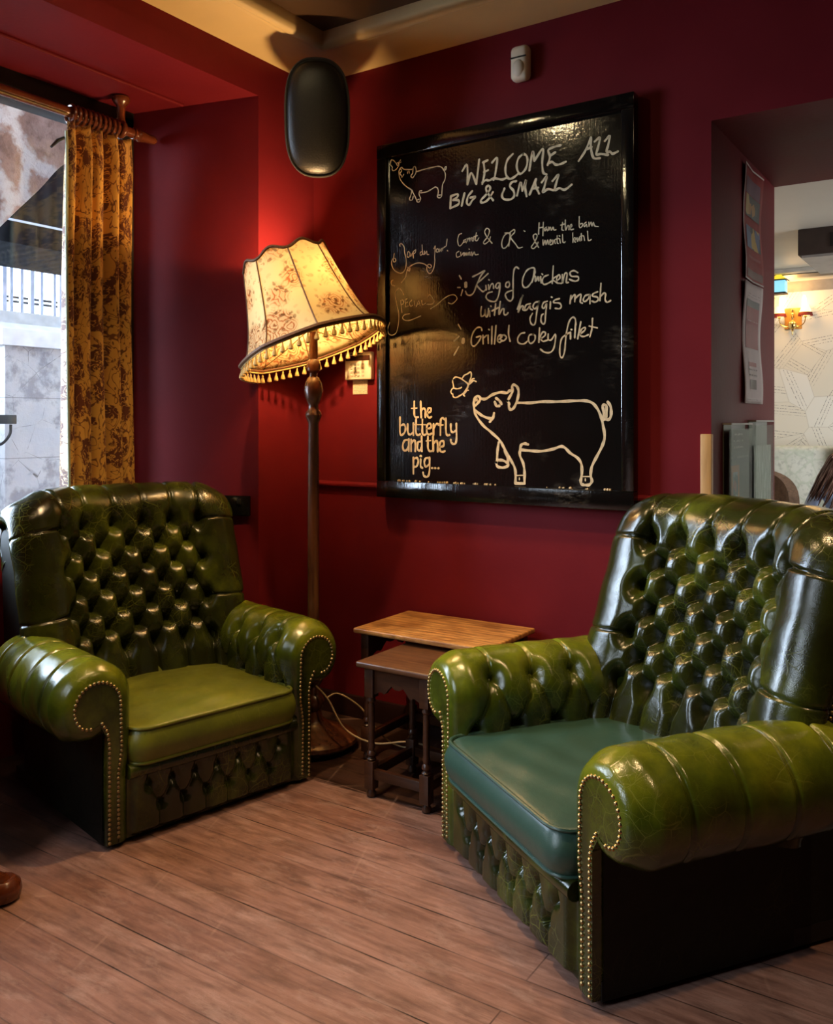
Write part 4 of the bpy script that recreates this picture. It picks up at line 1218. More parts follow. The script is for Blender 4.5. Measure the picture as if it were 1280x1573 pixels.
# ------------------------------------------------------------------ standard lamp
LX, LY = .324, -.384
lp = empty('standard_lamp', (LX, LY, 0), 0, 'turned mahogany standard lamp with tilted floral tasselled shade, lit', 'floor lamp')
m = MB(); m.lathe([(.155, .018), (.172, .024), (.178, .034), (.176, .046), (.165, .054), (.150, .060), (.120, .072), (.085, .088), (.058, .100), (.046, .112)], 48); m.build('base', M_LAMPWOOD, lp)
for k in range(4):
    a = PI/4+k*PI/2; m = MB(); m.sphere((.135*math.cos(a), .135*math.sin(a), .014), .020, 12, 8, (1, 1, .7)); m.build('bun_foot', M_LAMPWOOD, lp)
prof = [(.046, .108), (.036, .122), (.030, .150), (.040, .165), (.044, .185), (.038, .205), (.026, .215), (.024, .245), (.034, .260), (.048, .290), (.056, .330), (.054, .370), (.042, .400), (.028, .415), (.034, .425), (.034, .437), (.026, .447),
        (.0245, .50), (.0235, .90), (.0215, 1.30), (.030, 1.32), (.034, 1.332), (.030, 1.345), (.022, 1.355), (.020, 1.372), (.026, 1.385), (.034, 1.405), (.038, 1.432), (.034, 1.460), (.024, 1.480), (.016, 1.487), (.016, 1.500), (.027, 1.510), (.030, 1.528), (.024, 1.548), (.018, 1.556), (.017, 1.66), (.019, 1.665), (.008, 1.668)]
m = MB(); m.lathe(prof, 32); m.build('turned_column', M_LAMPWOOD, lp, flat_angle=35)
# shade: bell of eight panels, tilted to one side
SX = Vector((.834, .552, 0)); SF = Vector((-.552, .834, 0))
shd = empty('lamp_shade', (0, 0, 0)); shd.parent = lp
cbot = Vector((.002, .0, 1.615)); ax = Vector((0, 0, 1)); ax = (Matrix.Rotation(math.radians(-19), 4, SF) @ ax.to_4d()).to_3d(); 
ax = (Matrix.Rotation(math.radians(-5.5), 4, SX) @ ax.to_4d()).to_3d().normalized()
rotq = Vector((0, 0, 1)).rotation_difference(ax)
SM = Matrix.Translation(cbot) @ rotq.to_matrix().to_4x4()
shd.matrix_local = SM
SH = .372
def shade_r(t, a):
    r = .302+(.176-.302)*(t**.52)
    k = (a/(2*PI)*8) % 1.0
    sc = math.cos((k-.5)*PI/8*1.0); pan = math.cos(PI/8)/max(.2, math.cos((k-.5)*2*PI/8))
    return r*(.55+.45*pan/1.0)
NT_, NA_ = 40, 160; V = []; Fc = []; UV = []
for i in range(NT_+1):
    t_ = i/NT_
    for k in range(NA_):
        a = 2*PI*k/NA_; r = shade_r(t_, a); kk = (a/(2*PI)*8) % 1.0
        z = SH*t_+(t_**6)*(.012*math.cos((kk-.5)*2*PI)-.0)
        V.append((r*math.cos(a), r*math.sin(a), z))
for i in range(NT_):
    for k in range(NA_):
        k2 = (k+1) % NA_; Fc.append((i*NA_+k, i*NA_+k2, (i+1)*NA_+k2, (i+1)*NA_+k))
def shade_mat():
    t = NT('floral_lamp_fabric'); v = t.coord(); t.n.remove(t.b)
    nn = t.node('ShaderNodeTexNoise'); nn.inputs['Scale'].default_value = 24; nn.inputs['Detail'].default_value = 3; t.link(v, nn.inputs['Vector'])
    sc = t.node('ShaderNodeVectorMath'); sc.operation = 'SCALE'; sc.inputs[3].default_value = .035; t.link(nn.outputs['Color'], sc.inputs[0])
    va = t.node('ShaderNodeVectorMath'); va.operation = 'ADD'; t.link(v, va.inputs[0]); t.link(sc.outputs[0], va.inputs[1])
    big = t.voro(v, 6.4, 'F1', rnd=.8); cl = t.ramp(big, [(.50, 1), (.62, 0)])
    rose = t.voro(va.outputs[0], 17, 'F1'); swirl = t.ramp(t.math('SINE', t.math('MULTIPLY', rose, 34)), [(.2, 0), (.9, 1)])
    leafd = t.voro(va.outputs[0], 36, 'F1'); leaf = t.ramp(leafd, [(.25, 1), (.36, 0)])
    f1 = t.math('MULTIPLY', cl, t.math('ADD', t.math('MULTIPLY', swirl, .62), .30)); f2 = t.math('MULTIPLY', t.ramp(big, [(.30, .5), (.45, 1), (.74, .15)]), leaf)
    spr = t.math('MULTIPLY', t.ramp(t.voro(v, 60), [(.12, 1), (.2, 0)]), t.ramp(t.noise(v, 13, 2), [(.55, 0), (.62, .8)]))
    c = t.mix(f1, (.82, .67, .36), (.40, .115, .03)); c = t.mix(t.math('MULTIPLY', f2, 1.0), c, (.17, .085, .035)); c = t.mix(spr, c, (.25, .12, .05)); cd = t.mix(1.0, c, (.115, .10, .08), 'MULTIPLY')
    df = t.node('ShaderNodeBsdfDiffuse'); tl = t.node('ShaderNodeBsdfTranslucent'); mx = t.node('ShaderNodeMixShader'); mx.inputs[0].default_value = .42
    t.link(c, df.inputs[0]); t.link(cd, tl.inputs[0]); t.link(df.outputs[0], mx.inputs[1]); t.link(tl.outputs[0], mx.inputs[2]); t.link(mx.outputs[0], t.out.inputs[0])
    return t.m
m = MB(); m.add(V, Fc); sh_o = m.build('shade_fabric', shade_mat(), shd, flat_angle=180)
M_BRAID = plain('brown_braid', (.105, .045, .015), .7, var=.3, nscale=160)
M_TASSEL = plain('gold_tassel_silk', (.46, .30, .09), .6, var=.2, nscale=90)
m = MB()
for i, rr in ((0, .0095), (NT_, .0062)):
    m.tube([(V[i*NA_+k][0]*1.005, V[i*NA_+k][1]*1.005, V[i*NA_+k][2]) for k in range(NA_)], rr, 7, closed=True)
m.build('braid_edge', M_BRAID, shd)
m = MB()
for q in range(8):
    k = q*NA_//8; m.tube([tuple(Vector(V[i*NA_+k])*1.002) for i in range(NT_+1)], .0032, 5)
m.build('panel_seams', M_BRAID, shd)
m = MB()
down = rotq.inverted() @ Vector((0, 0, -1))
nt = 54
for q in range(nt):
    a = 2*PI*q/nt; r = shade_r(0, a); p = Vector((r*math.cos(a), r*math.sin(a), -.004))
    m.tube([p, p+down*.014], .0024, 5)
    e = p+down*.030
    M = Matrix.Translation(e) @ Vector((0, 0, -1)).rotation_difference(down).to_matrix().to_4x4()
    m.lathe([(.0015, .018), (.0045, .012), (.0035, .008), (.0062, .002), (.0092, -.008), (.0098, -.015), (.004, -.019)], 8, M)
m.tube([(shade_r(0, 2*PI*k/120)*math.cos(2*PI*k/120), shade_r(0, 2*PI*k/120)*math.sin(2*PI*k/120), -.010) for k in range(120)], .0038, 6, closed=True)
m.build('tassel_fringe', M_TASSEL, shd)
m = MB()
for q in range(4):
    a = q*PI/2; m.tube([(.02*math.cos(a), .02*math.sin(a), .06), (.16*math.cos(a), .16*math.sin(a), .03), (.300*math.cos(a), .300*math.sin(a), .008)], .0022, 5)
m.build('wire_frame', M_BRASS, shd)
m = MB(); m.lathe([(.014, 1.66), (.017, 1.672), (.017, 1.715), (.013, 1.722)], 18); m.build('lamp_holder', M_BRASS, lp)
em = NT('bulb_glass'); em.b.inputs['Emission Color'].default_value = (1, .62, .22, 1); em.b.inputs['Emission Strength'].default_value = 30; em.set(color=(.9, .8, .6), rough=.3)
m = MB(); m.sphere((0, 0, 1.79), .030, 18, 12, (1, 1, 1.25)); m.lathe([(.012, 1.715), (.014, 1.74), (.022, 1.765)], 16, cap=False); blb = m.build('bulb', em.m, lp)
blb.visible_shadow = True
pl = light('standard_lamp_bulb', 'POINT', (LX, LY, 1.845), 40, (1.0, .62, .28), shadow_soft_size=.03)

# flex trailing from the lamp base along the wall
m = MB(); m.tube(smooth_line([(LX+.05, LY+.02, .20), (LX+.09, LY+.05, .215), (LX+.16, LY+.10, .16), (LX+.24, LY+.13, .06), (LX+.30, LY+.17, .012), (LX+.40, LY+.20, .012), (LX+.52, LY+.16, .03), (LX+.60, LY+.19, .012), (LX+.75, LY+.24, .012)], 10), .0035, 8)
tag(m.build('lamp_flex', M_CABLE), 'thin pale lamp flex looping behind the small tables', 'cable')
m = MB(); m.tube(smooth_line([(LX+.03, LY-.02, .255), (LX+.10, LY-.03, .215), (LX+.20, LY-.05, .125), (LX+.30, LY+.0, .075), (LX+.42, LY+.06, .085), (LX+.50, LY+.14, .05), (LX+.56, LY+.22, .011)], 10), .0035, 8)
tag(m.build('extension_flex', M_CABLE), 'thin pale flex sagging from lamp column over the lamp base', 'cable')
# ------------------------------------------------------------------ nest of tables
def turned_leg(x, y, h, s, parent, foot_h):
    M = Matrix.Translation((x, y, 0)); m = MB()
    m.box((-s/2, -s/2, h-.105), (s/2, s/2, h), .002, M)
    r = s*.40; zt = h-.105; zb = foot_h
    L = zt-zb
    m.lathe([(r*.9, zb), (r*1.15, zb+.008), (r*.7, zb+.014), (r*1.15, zb+.022), (r*1.1, zb+.030), (r*.72, zb+.038), (r*.98, zb+.052), (r*.78, zb+.064), (r*.86, zb+L*.5), (r*.80, zt-.035), (r*.7, zt-.022), (r*1.1, zt-.014), (r*.9, zt)], 16, M)
    m.box((-s/2, -s/2, .030), (s/2, s/2, zb+.002), .002, M)
    m.lathe([(s*.34, 0), (s*.46, .006), (s*.46, .016), (s*.30, .031)], 14, M)
    return m.build('leg', M_DARKWOOD, parent, flat_angle=35)
def nest_table(loc, w, d, h, label, topmat, s=.036):
    t = empty('nest_table', loc, 0, label, 'side table', 'nest of oak tables')
    m = MB(); m.box((-w/2, -d/2, h-.020), (w/2, d/2, h), .006, seg=3); m.build('table_top', topmat, t, flat_angle=60)
    ix, iy = w/2-.022-s/2, d/2-.022-s/2
    for sx in (-1, 1):
        for sy in (-1, 1): turned_leg(sx*ix, sy*iy, h-.020, s, t, .125)
    def apron(a, b, axis, fixed):
        n = 24; pts = [(a, h-.020), (b, h-.020)]
        low = []
        for k in range(n+1):
            u = k/n; x = b+(a-b)*u; q = abs(2*u-1)
            z = h-.115+.030*(1-q**2)-.014*math.exp(-((q-.55)/.10)**2)+.012*math.exp(-((q-.25)/.09)**2)
            low.append((x, z))
        m = MB(); m.prism(pts+low, fixed-.008, fixed+.008, axis); m.build('apron', M_DARKWOOD, t, smooth=False)
    if w < .45: apron(-ix+s/2, ix-s/2, 'y', -iy)
    else: apron(-ix+s/2, ix-s/2, 'y', iy)
    for sx in (-1, 1): apron(-iy+s/2, iy-s/2, 'x', sx*ix)
    for a, b in (((-ix, -iy-.010, .065), (ix, -iy+.010, .100)),) if w < .45 else ():
        m = MB(); m.box(a, b, .003); m.build('stretcher', M_DARKWOOD, t)
    for sx in (-1, 1):
        m = MB(); m.box((sx*ix-.010, -iy, .065), (sx*ix+.010, iy, .100), .003); m.build('stretcher', M_DARKWOOD, t)
    m = MB(); m.box((-ix, iy-.010, .065), (ix, iy+.010, .100), .003); m.build('stretcher', M_DARKWOOD, t)
    return t
nest_table((.835, -.213, 0), .59, .385, .510, 'larger honey-topped oak table of the nest, against the red wall', M_TOPWOOD)
nest_table((.912, -.507, 0), .308, .335, .474, 'smaller brown oak table pulled out in front of the larger one', M_TOPWOOD2)

# ------------------------------------------------------------------ curtain on its pole
CX = -.492; PZ = 2.548
pole = empty('curtain_pole', (CX, -1.5, PZ), 0, 'dark wooden curtain pole across the top of the window recess', 'curtain pole')
m = MB(); m.tube([(0, -.36, 0), (0, .880, 0)], .021, 16); m.build('pole', M_POLEWOOD, pole)
Mx = Matrix.Translation((0, .880, 0)) @ Matrix.Rotation(-PI/2, 4, 'X')
m = MB(); m.lathe([(.021, 0), (.026, .004), (.026, .012), (.018, .018), (.020, .026), (.027, .034), (.026, .045), (.020, .080), (.021, .110), (.014, .124), (.003, .128)], 20, Mx); m.build('finial', M_POLEWOOD, pole, flat_angle=40)
m = MB(); m.lathe([(.024, .138), (.036, .136), (.038, .125), (.030, .112), (.018, .098), (.016, .05), (.020, .03), (.026, .02)], 18, Matrix.Translation((.0, .822, 0))); m.tube([(.028*math.cos(a), .822, .028*math.sin(a)) for a in np.linspace(0, 2*PI, 24, endpoint=False)], .011, 8, closed=True); m.build('bracket', M_POLEWOOD, pole, flat_angle=45)
m = MB(); m.tube([(.021, -.36, -.016), (.021, .55, -.016)], .004, 6); m.build('draw_rod', M_BRASS, pole)
ring0 = None
ys = [-.921+.0232*k for k in range(10)]
for k, y in enumerate(ys):
    if ring0 is None:
        m = MB(); m.tube([(.034*math.cos(a), 0, .034*math.sin(a)) for a in np.linspace(0, 2*PI, 32, endpoint=False)], .0075, 8, closed=True)
        m.tube([(.010*math.cos(a), 0, -.047+.008*math.sin(a)) for a in np.linspace(0, 2*PI, 12, endpoint=False)], .0018, 5, closed=True)
        ring0 = m.build('curtain_ring', M_POLEWOOD); r_ = ring0
        tag(ring0, 'dark wooden curtain ring bunched on the pole above the gold curtain', 'curtain ring', 'wooden curtain rings')
    else: r_ = ring0.copy(); COL.objects.link(r_)
    r_.location = (CX, y, PZ-.005); r_.rotation_euler = (0, random.uniform(-.05, .05), random.uniform(-.05, .05))
# the cloth: deep pleats, pinched at the heading
cur = empty('curtain', (CX, -.80, .10), 0, 'gold and rust floral curtain gathered at the side of the window', 'curtain')
NY, NZ = 420, 120; P = np.zeros((NY, NZ, 3)); u = np.linspace(0, 1, NY); zt = PZ-.044; zb = .12
fold_c = np.array([.0, .16, .33, .50, .66, .83, 1.0])
for j in range(NZ):
    q = j/(NZ-1); z = zb+(zt-zb)*q
    y0, y1 = -.950-.015*(1-q), -.622+.030*(1-q)
    amp = .066*(1-.35*np.exp(-((1-q)/.03)**2))
    ph = 2*PI*4.75*(u+.014*np.sin(7*u+3*q)+.008*math.sin(q*5))
    fp = np.mod(ph/(2*PI)+.10, 1.0); sh_ = np.where(fp < .70, .85*np.sqrt(np.clip(1-(2*fp/.70-1)**2, 0, 1)), -1.05*np.sin(PI*np.clip((fp-.70)/.30, 0, 1)))-.20-.25*(1-q)
    P[:, j, 0] = amp*sh_*(1+.25*np.sin(u*19+1.3)) + .006*np.sin(u*60+q*9)*(1-q)+.012*math.sin(q*6)
    P[:, j, 1] = y0+(y1-y0)*u+.010*np.sin(ph+.5)*(1-.4*q) + .80
    P[:, j, 2] = z-.10+.012*np.abs(np.sin(ph/2))*np.exp(-((1-q)/.02)**2)
me_n = NY
idx = np.arange(NY*NZ).reshape(NY, NZ); Fq = np.stack([idx[:-1, :-1], idx[1:, :-1], idx[1:, 1:], idx[:-1, 1:]], -1).reshape(-1, 4)
cl = link_mesh('cloth', P.reshape(-1, 3).tolist(), Fq.tolist(), M_CURTAIN, cur)
uvl = cl.data.uv_layers.new(name='UVMap'); arc = u*1.35; li = np.zeros(len(cl.data.loops), int); cl.data.loops.foreach_get('vertex_index', li)
uvs = np.zeros((len(li), 2)); uvs[:, 0] = arc[li//NZ]; uvs[:, 1] = np.linspace(0, 2.4, NZ)[li % NZ]; uvl.data.foreach_set('uv', uvs.ravel())
sol = cl.modifiers.new('thickness', 'SOLIDIFY'); sol.thickness = .003
m = MB()
edgep = P[:4]
m.tube([(P[0, j, 0], P[0, j, 1]-.004, P[0, j, 2]) for j in range(0, NZ, 3)], .0055, 6); m.build('lining_edge', M_LINING, cur)
m = MB(); m.tube([(0, -.02, 0), (0, -.05, -.02), (.01, -.085, -.055)], [.006, .008, .005], 8); hk = m.build('hanging_tab', M_BLACK, cur); hk.location = (0, -.13, 2.34)

# ------------------------------------------------------------------ papers on the passage wall
def on_wall(name, y0, y1, z0, z1, label, cat, off=.002, wav=.012, mat=None):
    """a sheet on the passage's left wall, gently curled"""
    n, k = 10, 24; V = []; Fc = []
    for j in range(k+1):
        for i in range(n+1):
            a, b = i/n, j/k
            V.append((off+wav*(.5+.5*math.sin(b*7+.8))*(.25+.75*abs(2*a-1)), (y1-y0)*a, (z1-z0)*b))
    for j in range(k):
        for i in range(n): q = j*(n+1)+i; Fc.append((q, q+1, q+n+2, q+n+1))
    o = empty(name, (X0, y0, z0), 0, label, cat)
    p = link_mesh('sheet', V, Fc, mat, o); s_ = p.modifiers.new('t', 'SOLIDIFY'); s_.thickness = .0012
    surf = lambda a, b: off+wav*(.5+.5*math.sin(b*7+.8))*(.25+.75*abs(2*a-1))
    return o, surf
def printed(parent, surf, W, Hh, a0, a1, b0, b1, mat, name='printed_panel', lift=.0015):
    n = 6; V = []; Fc = []
    for j in range(n+1):
        for i in range(n+1):
            a = a0+(a1-a0)*i/n; b = b0+(b1-b0)*j/n; V.append((surf(a, b)+lift, W*a, Hh*b))
    for j in range(n):
        for i in range(n): q = j*(n+1)+i; Fc.append((q, q+1, q+n+2, q+n+1))
    return link_mesh(name, V, Fc, mat, parent)
def pic(name, stops, scale=12):
    t = NT(name); v = t.coord(); n = t.voro(v, scale, 'F1', 'Color'); s_ = t.node('ShaderNodeSeparateColor'); t.link(n, s_.inputs[0])
    return t.set(color=t.ramp(s_.outputs[0], stops, 'CONSTANT'), rough=.5)
M_POSTER_RED = plain('red_poster_paper', (.21, .022, .020), .6, spec=.2)
o, sf = on_wall('red_poster', .44, .752, 1.865, 2.315, 'red poster with two small pictures on the passage wall', 'poster', mat=M_POSTER_RED)
W1, H1 = .312, .45
printed(o, sf, W1, H1, .0, 1, .985, 1, plain('white_edge', (.6, .55, .5), .6), 'white_edge')
printed(o, sf, W1, H1, .0, 1, .0, .012, plain('white_edge2', (.45, .38, .35), .6), 'white_edge')
printed(o, sf, W1, H1, .0, .05, .012, .985, plain('grey_edge', (.32, .24, .22), .6), 'white_edge')
printed(o, sf, W1, H1, .10, .85, .76, .90, plain('purple_band', (.085, .020, .050), .5), 'purple_band')
printed(o, sf, W1, H1, .14, .88, .565, .755, pic('dark_yellow_photo', [(0, (.012, .010, .008)), (.55, (.30, .14, .02)), (.68, (.02, .03, .03)), (.85, (.34, .22, .05))], 22), 'picture')
printed(o, sf, W1, H1, .16, .90, .29, .485, pic('blue_yellow_photo', [(0, (.012, .014, .016)), (.4, (.03, .05, .13)), (.62, (.33, .20, .01)), (.8, (.05, .08, .18))], 16), 'picture')
printed(o, sf, W1, H1, .22, .85, .20, .225, text_paper('red_poster_print', (.21, .022, .020), (.38, .25, .22), 40, 60), 'printed_line')
printed(o, sf, W1, H1, .12, .95, .03, .10, plain('brown_band', (.10, .018, .012), .5), 'brown_band')
M_POSTER_W = plain('cream_poster_paper', (.50, .42, .40), .6, spec=.2, var=.04)
o, sf = on_wall('cream_poster', .432, .742, 1.378, 1.858, 'tall cream poster with red and grey blocks below the red poster', 'poster', mat=M_POSTER_W)
W2, H2 = .31, .48
printed(o, sf, W2, H2, .20, .86, .885, .91, text_paper('poster_heading', (.50, .42, .40), (.16, .10, .09), 40, 90), 'printed_line')
printed(o, sf, W2, H2, .16, .84, .80, .86, plain('grey_block', (.085, .080, .078), .5), 'grey_block')
printed(o, sf, W2, H2, .16, .84, .46, .80, plain('dull_red_block', (.22, .022, .026), .5), 'red_block')
printed(o, sf, W2, H2, .22, .78, .66, .69, text_paper('block_print', (.22, .022, .026), (.55, .40, .38), 26, 40), 'printed_line', .003)
printed(o, sf, W2, H2, .30, .70, .31, .345, plain('thin_red_bar', (.26, .06, .055), .5), 'red_bar')
printed(o, sf, W2, H2, .28, .72, .22, .29, text_paper('poster_small_print', (.42, .35, .32), (.10, .08, .06), 30, 46), 'printed_line')
printed(o, sf, W2, H2, .34, .68, .12, .20, plain('brown_block', (.085, .060, .045), .5), 'brown_block')
printed(o, sf, W2, H2, .12, .88, .025, .05, text_paper('poster_footer', (.50, .42, .40), (.2, .15, .14), 40, 80), 'printed_line')
# two clear leaflet holders
acr = NT('clear_acrylic'); acr.n.remove(acr.b); tr = acr.node('ShaderNodeBsdfTransparent'); tr.inputs[0].default_value = (.86, .88, .86, 1); gs = acr.node('ShaderNodeBsdfGlossy'); gs.inputs['Roughness'].default_value = .15
mx = acr.node('ShaderNodeMixShader'); mx.inputs[0].default_value = .05; acr.link(tr.outputs[0], mx.inputs[1]); acr.link(gs.outputs[0], mx.inputs[2]); acr.link(mx.outputs[0], acr.out.inputs[0])
def holder(y0, y1, z0, z1, label, full):
    o = empty('leaflet_holder', (X0, y0, z0), 0, label, 'leaflet holder', 'acrylic leaflet holders'); W, Hh = y1-y0, z1-z0
    m = MB(); m.box((.001, 0, 0), (.004, W, Hh)); m.build('back_plate', plain('grey_back_plate', (.10, .10, .095) if full else (.17, .17, .165), .35, var=.1), o, smooth=False)
    m = MB(); m.box((.028, 0, 0), (.031, W, Hh-.02)); m.box((.001, 0, 0), (.03, .003, Hh)); m.box((.001, W-.003, 0), (.03, W, Hh)); m.build('clear_pocket', acr.m, o, smooth=False)
    m = MB(); m.box((.0, -.002, Hh-.006), (.032, W+.002, Hh)); m.build('top_lip', plain('grey_lip', (.30, .27, .25), .4), o, smooth=False)
    if full:
        sf = lambda a, b: .020
        printed(o, sf, W, Hh, .03, .97, .0, .95, plain('charcoal_leaflet', (.050, .052, .050), .5), 'leaflet')
        printed(o, sf, W, Hh, .22, .66, .80, .93, text_paper('leaflet_title', (.050, .052, .050), (.60, .56, .52), 24, 42), 'title_print', .002)
        printed(o, sf, W, Hh, .10, .90, .725, .755, text_paper('leaflet_heading', (.050, .052, .050), (.32, .30, .27), 40, 30), 'heading_print', .002)
        for (a0, a1, b0, b1) in ((.10, .48, .38, .69), (.55, .97, .0, .22)):
            printed(o, sf, W, Hh, a0, a1, b0, b1, plain('orange_border', (.42, .13, .03), .5), 'orange_border', .002)
            printed(o, sf, W, Hh, a0+.07, a1-.07, b0+.05, b1-.05, pic('leaflet_photo', [(0, (.03, .03, .03)), (.5, (.20, .18, .17)), (.75, (.28, .05, .04))], 30), 'picture', .003)
        printed(o, sf, W, Hh, .12, .40, .05, .30, pic('leaflet_photo_pale', [(0, (.05, .05, .05)), (.5, (.40, .36, .32)), (.8, (.12, .11, .10))], 20), 'picture', .003)
    else:
        t = NT('scratched_plastic'); v = t.coord(scale=(1, 2.2, 1), rot=(.35, 0, 0)); n = t.wave(v, 5, 6, 2, direction='Y'); n2 = t.noise(v, 9, 5)
        t.set(color=t.mix(t.math('MULTIPLY', t.ramp(n, [(.55, 0), (.9, 1)]), n2), (.15, .15, .148), (.52, .52, .50)), rough=.3)
        printed(o, lambda a, b: .020, W, Hh, .02, .98, .0, .80, t.m, 'scuffed_liner')
holder(.150, .470, .80, 1.300, 'clear leaflet holder with dark leaflet on passage wall, nearer the board', True)
holder(.535, .860, .80, 1.312, 'empty scuffed clear leaflet holder on passage wall, nearer the bar room', False)

# ------------------------------------------------------------------ the bar room beyond
def wall_light():
    o = empty('wall_light', (1.185, 4.80, 2.12), 0, 'brass two-arm wall light with red-trimmed shades on the sheet music wall', 'wall light')
    o.scale = (.62, .62, .66)
    m = MB(); m.box((-.11, -.012, -.05), (.11, 0, .22), .006); m.build('back_board', plain('amber_back_board', (.50, .24, .05), .35), o)
    m = MB(); m.sphere((0, -.06, 0), .058, 18, 12); m.lathe([(.004, -.13), (.012, -.11), (.008, -.09), (.022, -.06)], 14, Matrix.Translation((0, -.06, 0))); m.lathe([(.02, .05), (.012, .07), (.018, .09), (.010, .12), (.022, .135), (.020, .15), (.009, .16), (.020, .19), (.006, .21)], 14, Matrix.Translation((0, -.06, 0))); m.build('brass_body', M_BRASS_BRIGHT, o)
    sm = NT('lit_shade'); sm.b.inputs['Emission Color'].default_value = (1, .66, .30, 1); sm.b.inputs['Emission Strength'].default_value = 1.5; sm.set(color=(.8, .7, .5), rough=.7)
    cm = NT('lit_candle_bulb'); cm.b.inputs['Emission Color'].default_value = (1, .78, .48, 1); cm.b.inputs['Emission Strength'].default_value = 4; cm.set(color=(.9, .8, .7), rough=.5)
    for sg in (-1, 1):
        m = MB(); m.tube(smooth_line([(0, -.06, .0), (sg*.08, -.07, -.02), (sg*.15, -.08, .02), (sg*.165, -.08, .09)], 6), .007, 8); m.lathe([(.012, .085), (.022, .10), (.010, .115)], 12, Matrix.Translation((sg*.165, -.08, 0))); m.build('arm', M_BRASS_BRIGHT, o)
        m = MB(); m.lathe([(.085, .125), (.045, .245)], 24, Matrix.Translation((sg*.165, -.08, 0)), cap=False); s_ = m.build('shade', sm.m, o)
        m = MB(); m.lathe([(.092, .105), (.094, .115), (.083, .150), (.080, .150)], 24, Matrix.Translation((sg*.165, -.08, 0)), cap=False); m.build('red_trim', plain('red_shade_trim', (.16, .012, .006), .6), s_)
        m = MB(); m.lathe([(.006, .12), (.026, .15), (.026, .33), (.018, .36), (.004, .37)], 14, Matrix.Translation((sg*.165-sg*.02, -.05, 0))); m.build('candle_tube', cm.m, o)
    return o
wall_light()
light('wall_light_glow', 'POINT', (1.185, 4.60, 2.34), 5.5, (1.0, .55, .17), shadow_soft_size=.06)
hb = empty('ceiling_heater', (1.60, 3.0, 2.48), 0, 'dark boxed heater unit hung from the bar room ceiling', 'heater')
m = MB(); m.box((-.0, -.35, -.16), (1.1, .35, 0), .006); m.build('casing', plain('brown_metal_casing', (.075, .055, .048), .5), hb)
m = MB(); m.box((.18, -.356, -.12), (.98, -.345, -.04)); m.build('grille', M_BLACK, hb, smooth=False)
m = MB(); m.box((.02, -.34, -.175), (1.08, .34, -.158)); m.build('under_panel', plain('grey_panel', (.42, .39, .36), .5), hb, smooth=False)
m = MB(); m.box((.22, -.28, -.182), (.34, .28, -.172)); m.build('outlet_slot', M_BLACK, hb, smooth=False)
vn = empty('ceiling_vent', (1.42, 4.25, 2.48), 0, 'pale ceiling vent with black slot near the music wall', 'vent')
m = MB(); m.box((-.30, -.20, -.03), (.38, .20, 0), .004); m.build('frame', plain('pale_vent_frame', (.50, .47, .42), .5), vn)
m = MB(); m.box((-.28, -.10, -.036), (.24, .08, -.028)); m.build('slot', M_BLACK, vn, smooth=False)
# coloured glass lantern at the edge of the passage
sl = empty('glass_lantern', (1.20, 4.15, 2.287), 0, 'leaded coloured glass lantern just beyond the passage edge', 'lantern')
sl.scale = (.5, .5, .45)
def emis(name, c, s_):
    t = NT(name); t.b.inputs['Emission Color'].default_value = (*c, 1); t.b.inputs['Emission Strength'].default_value = s_; return t.set(color=c, rough=.3)
m = MB(); m.add([(-.12, -.12, .27), (.12, -.12, .27), (.12, .12, .27), (-.12, .12, .27), (0, 0, .40)], [(0, 1, 4), (1, 2, 4), (2, 3, 4), (3, 0, 4)]); m.build('yellow_top', emis('yellow_glass', (.95, .72, .05), .8), sl, smooth=False)
m = MB(); m.box((-.10, -.10, .05), (.10, .10, .265)); m.build('blue_sides', emis('blue_glass', (.30, .75, .90), .7), sl, smooth=False)
m = MB(); m.box((-.13, -.13, .255), (.13, .13, .275)); m.build('lead_band', M_BLACK, sl, smooth=False)
m = MB(); m.box((-.11, -.11, .03), (.11, .11, .055)); m.build('lead_band', M_BLACK, sl, smooth=False)
m = MB(); m.tube([(0, 0, .39), (0, 0, .43)], .006, 6); m.build('stem', M_BLACK, sl, smooth=False)
# high-backed settee and the rounded brown chair
M_SETTEE = stone('pale_floral_upholstery', (.60, .62, .52), (.72, .72, .64), (.55, .60, .48), 9, .3, .05)
st = empty('settee', (1.95, 4.22, 0), 0, 'pale floral high-backed settee along the sheet music wall', 'settee')
m = MB(); m.box((-1.0, -.42, .10), (1.0, .30, .345), .04, seg=3); m.build('seat', M_SETTEE, st)
for k in range(2):
    m = MB(); m.box((-1.0+k*.64 if k else -1.0, .12, .34), (-.37 if k == 0 else 1.0, .32, 1.12), .05, seg=4); m.build('back_cushion', M_SETTEE, st)
m = MB(); m.box((-.385, .06, .345), (-.345, .30, 1.12), .008); m.build('wooden_divider', plain('olive_brown_wood', (.13, .085, .04), .4), st)
for x in (-.9, .9):
    for y in (-.36, .24): m = MB(); m.lathe([(.03, 0), (.035, .05), (.028, .11)], 12, Matrix.Translation((x, y, 0))); m.build('leg', M_DARKWOOD, st)
rc = empty('tub_chair', (1.165, 3.30, 0), 0, 'brown round-backed tub chair in the bar room', 'chair')
V = []; Fc = []
m = MB(); out = []
for i in range(25):
    a = PI*i/24
    out.append((.33*math.cos(a), .26*math.sin(a)))
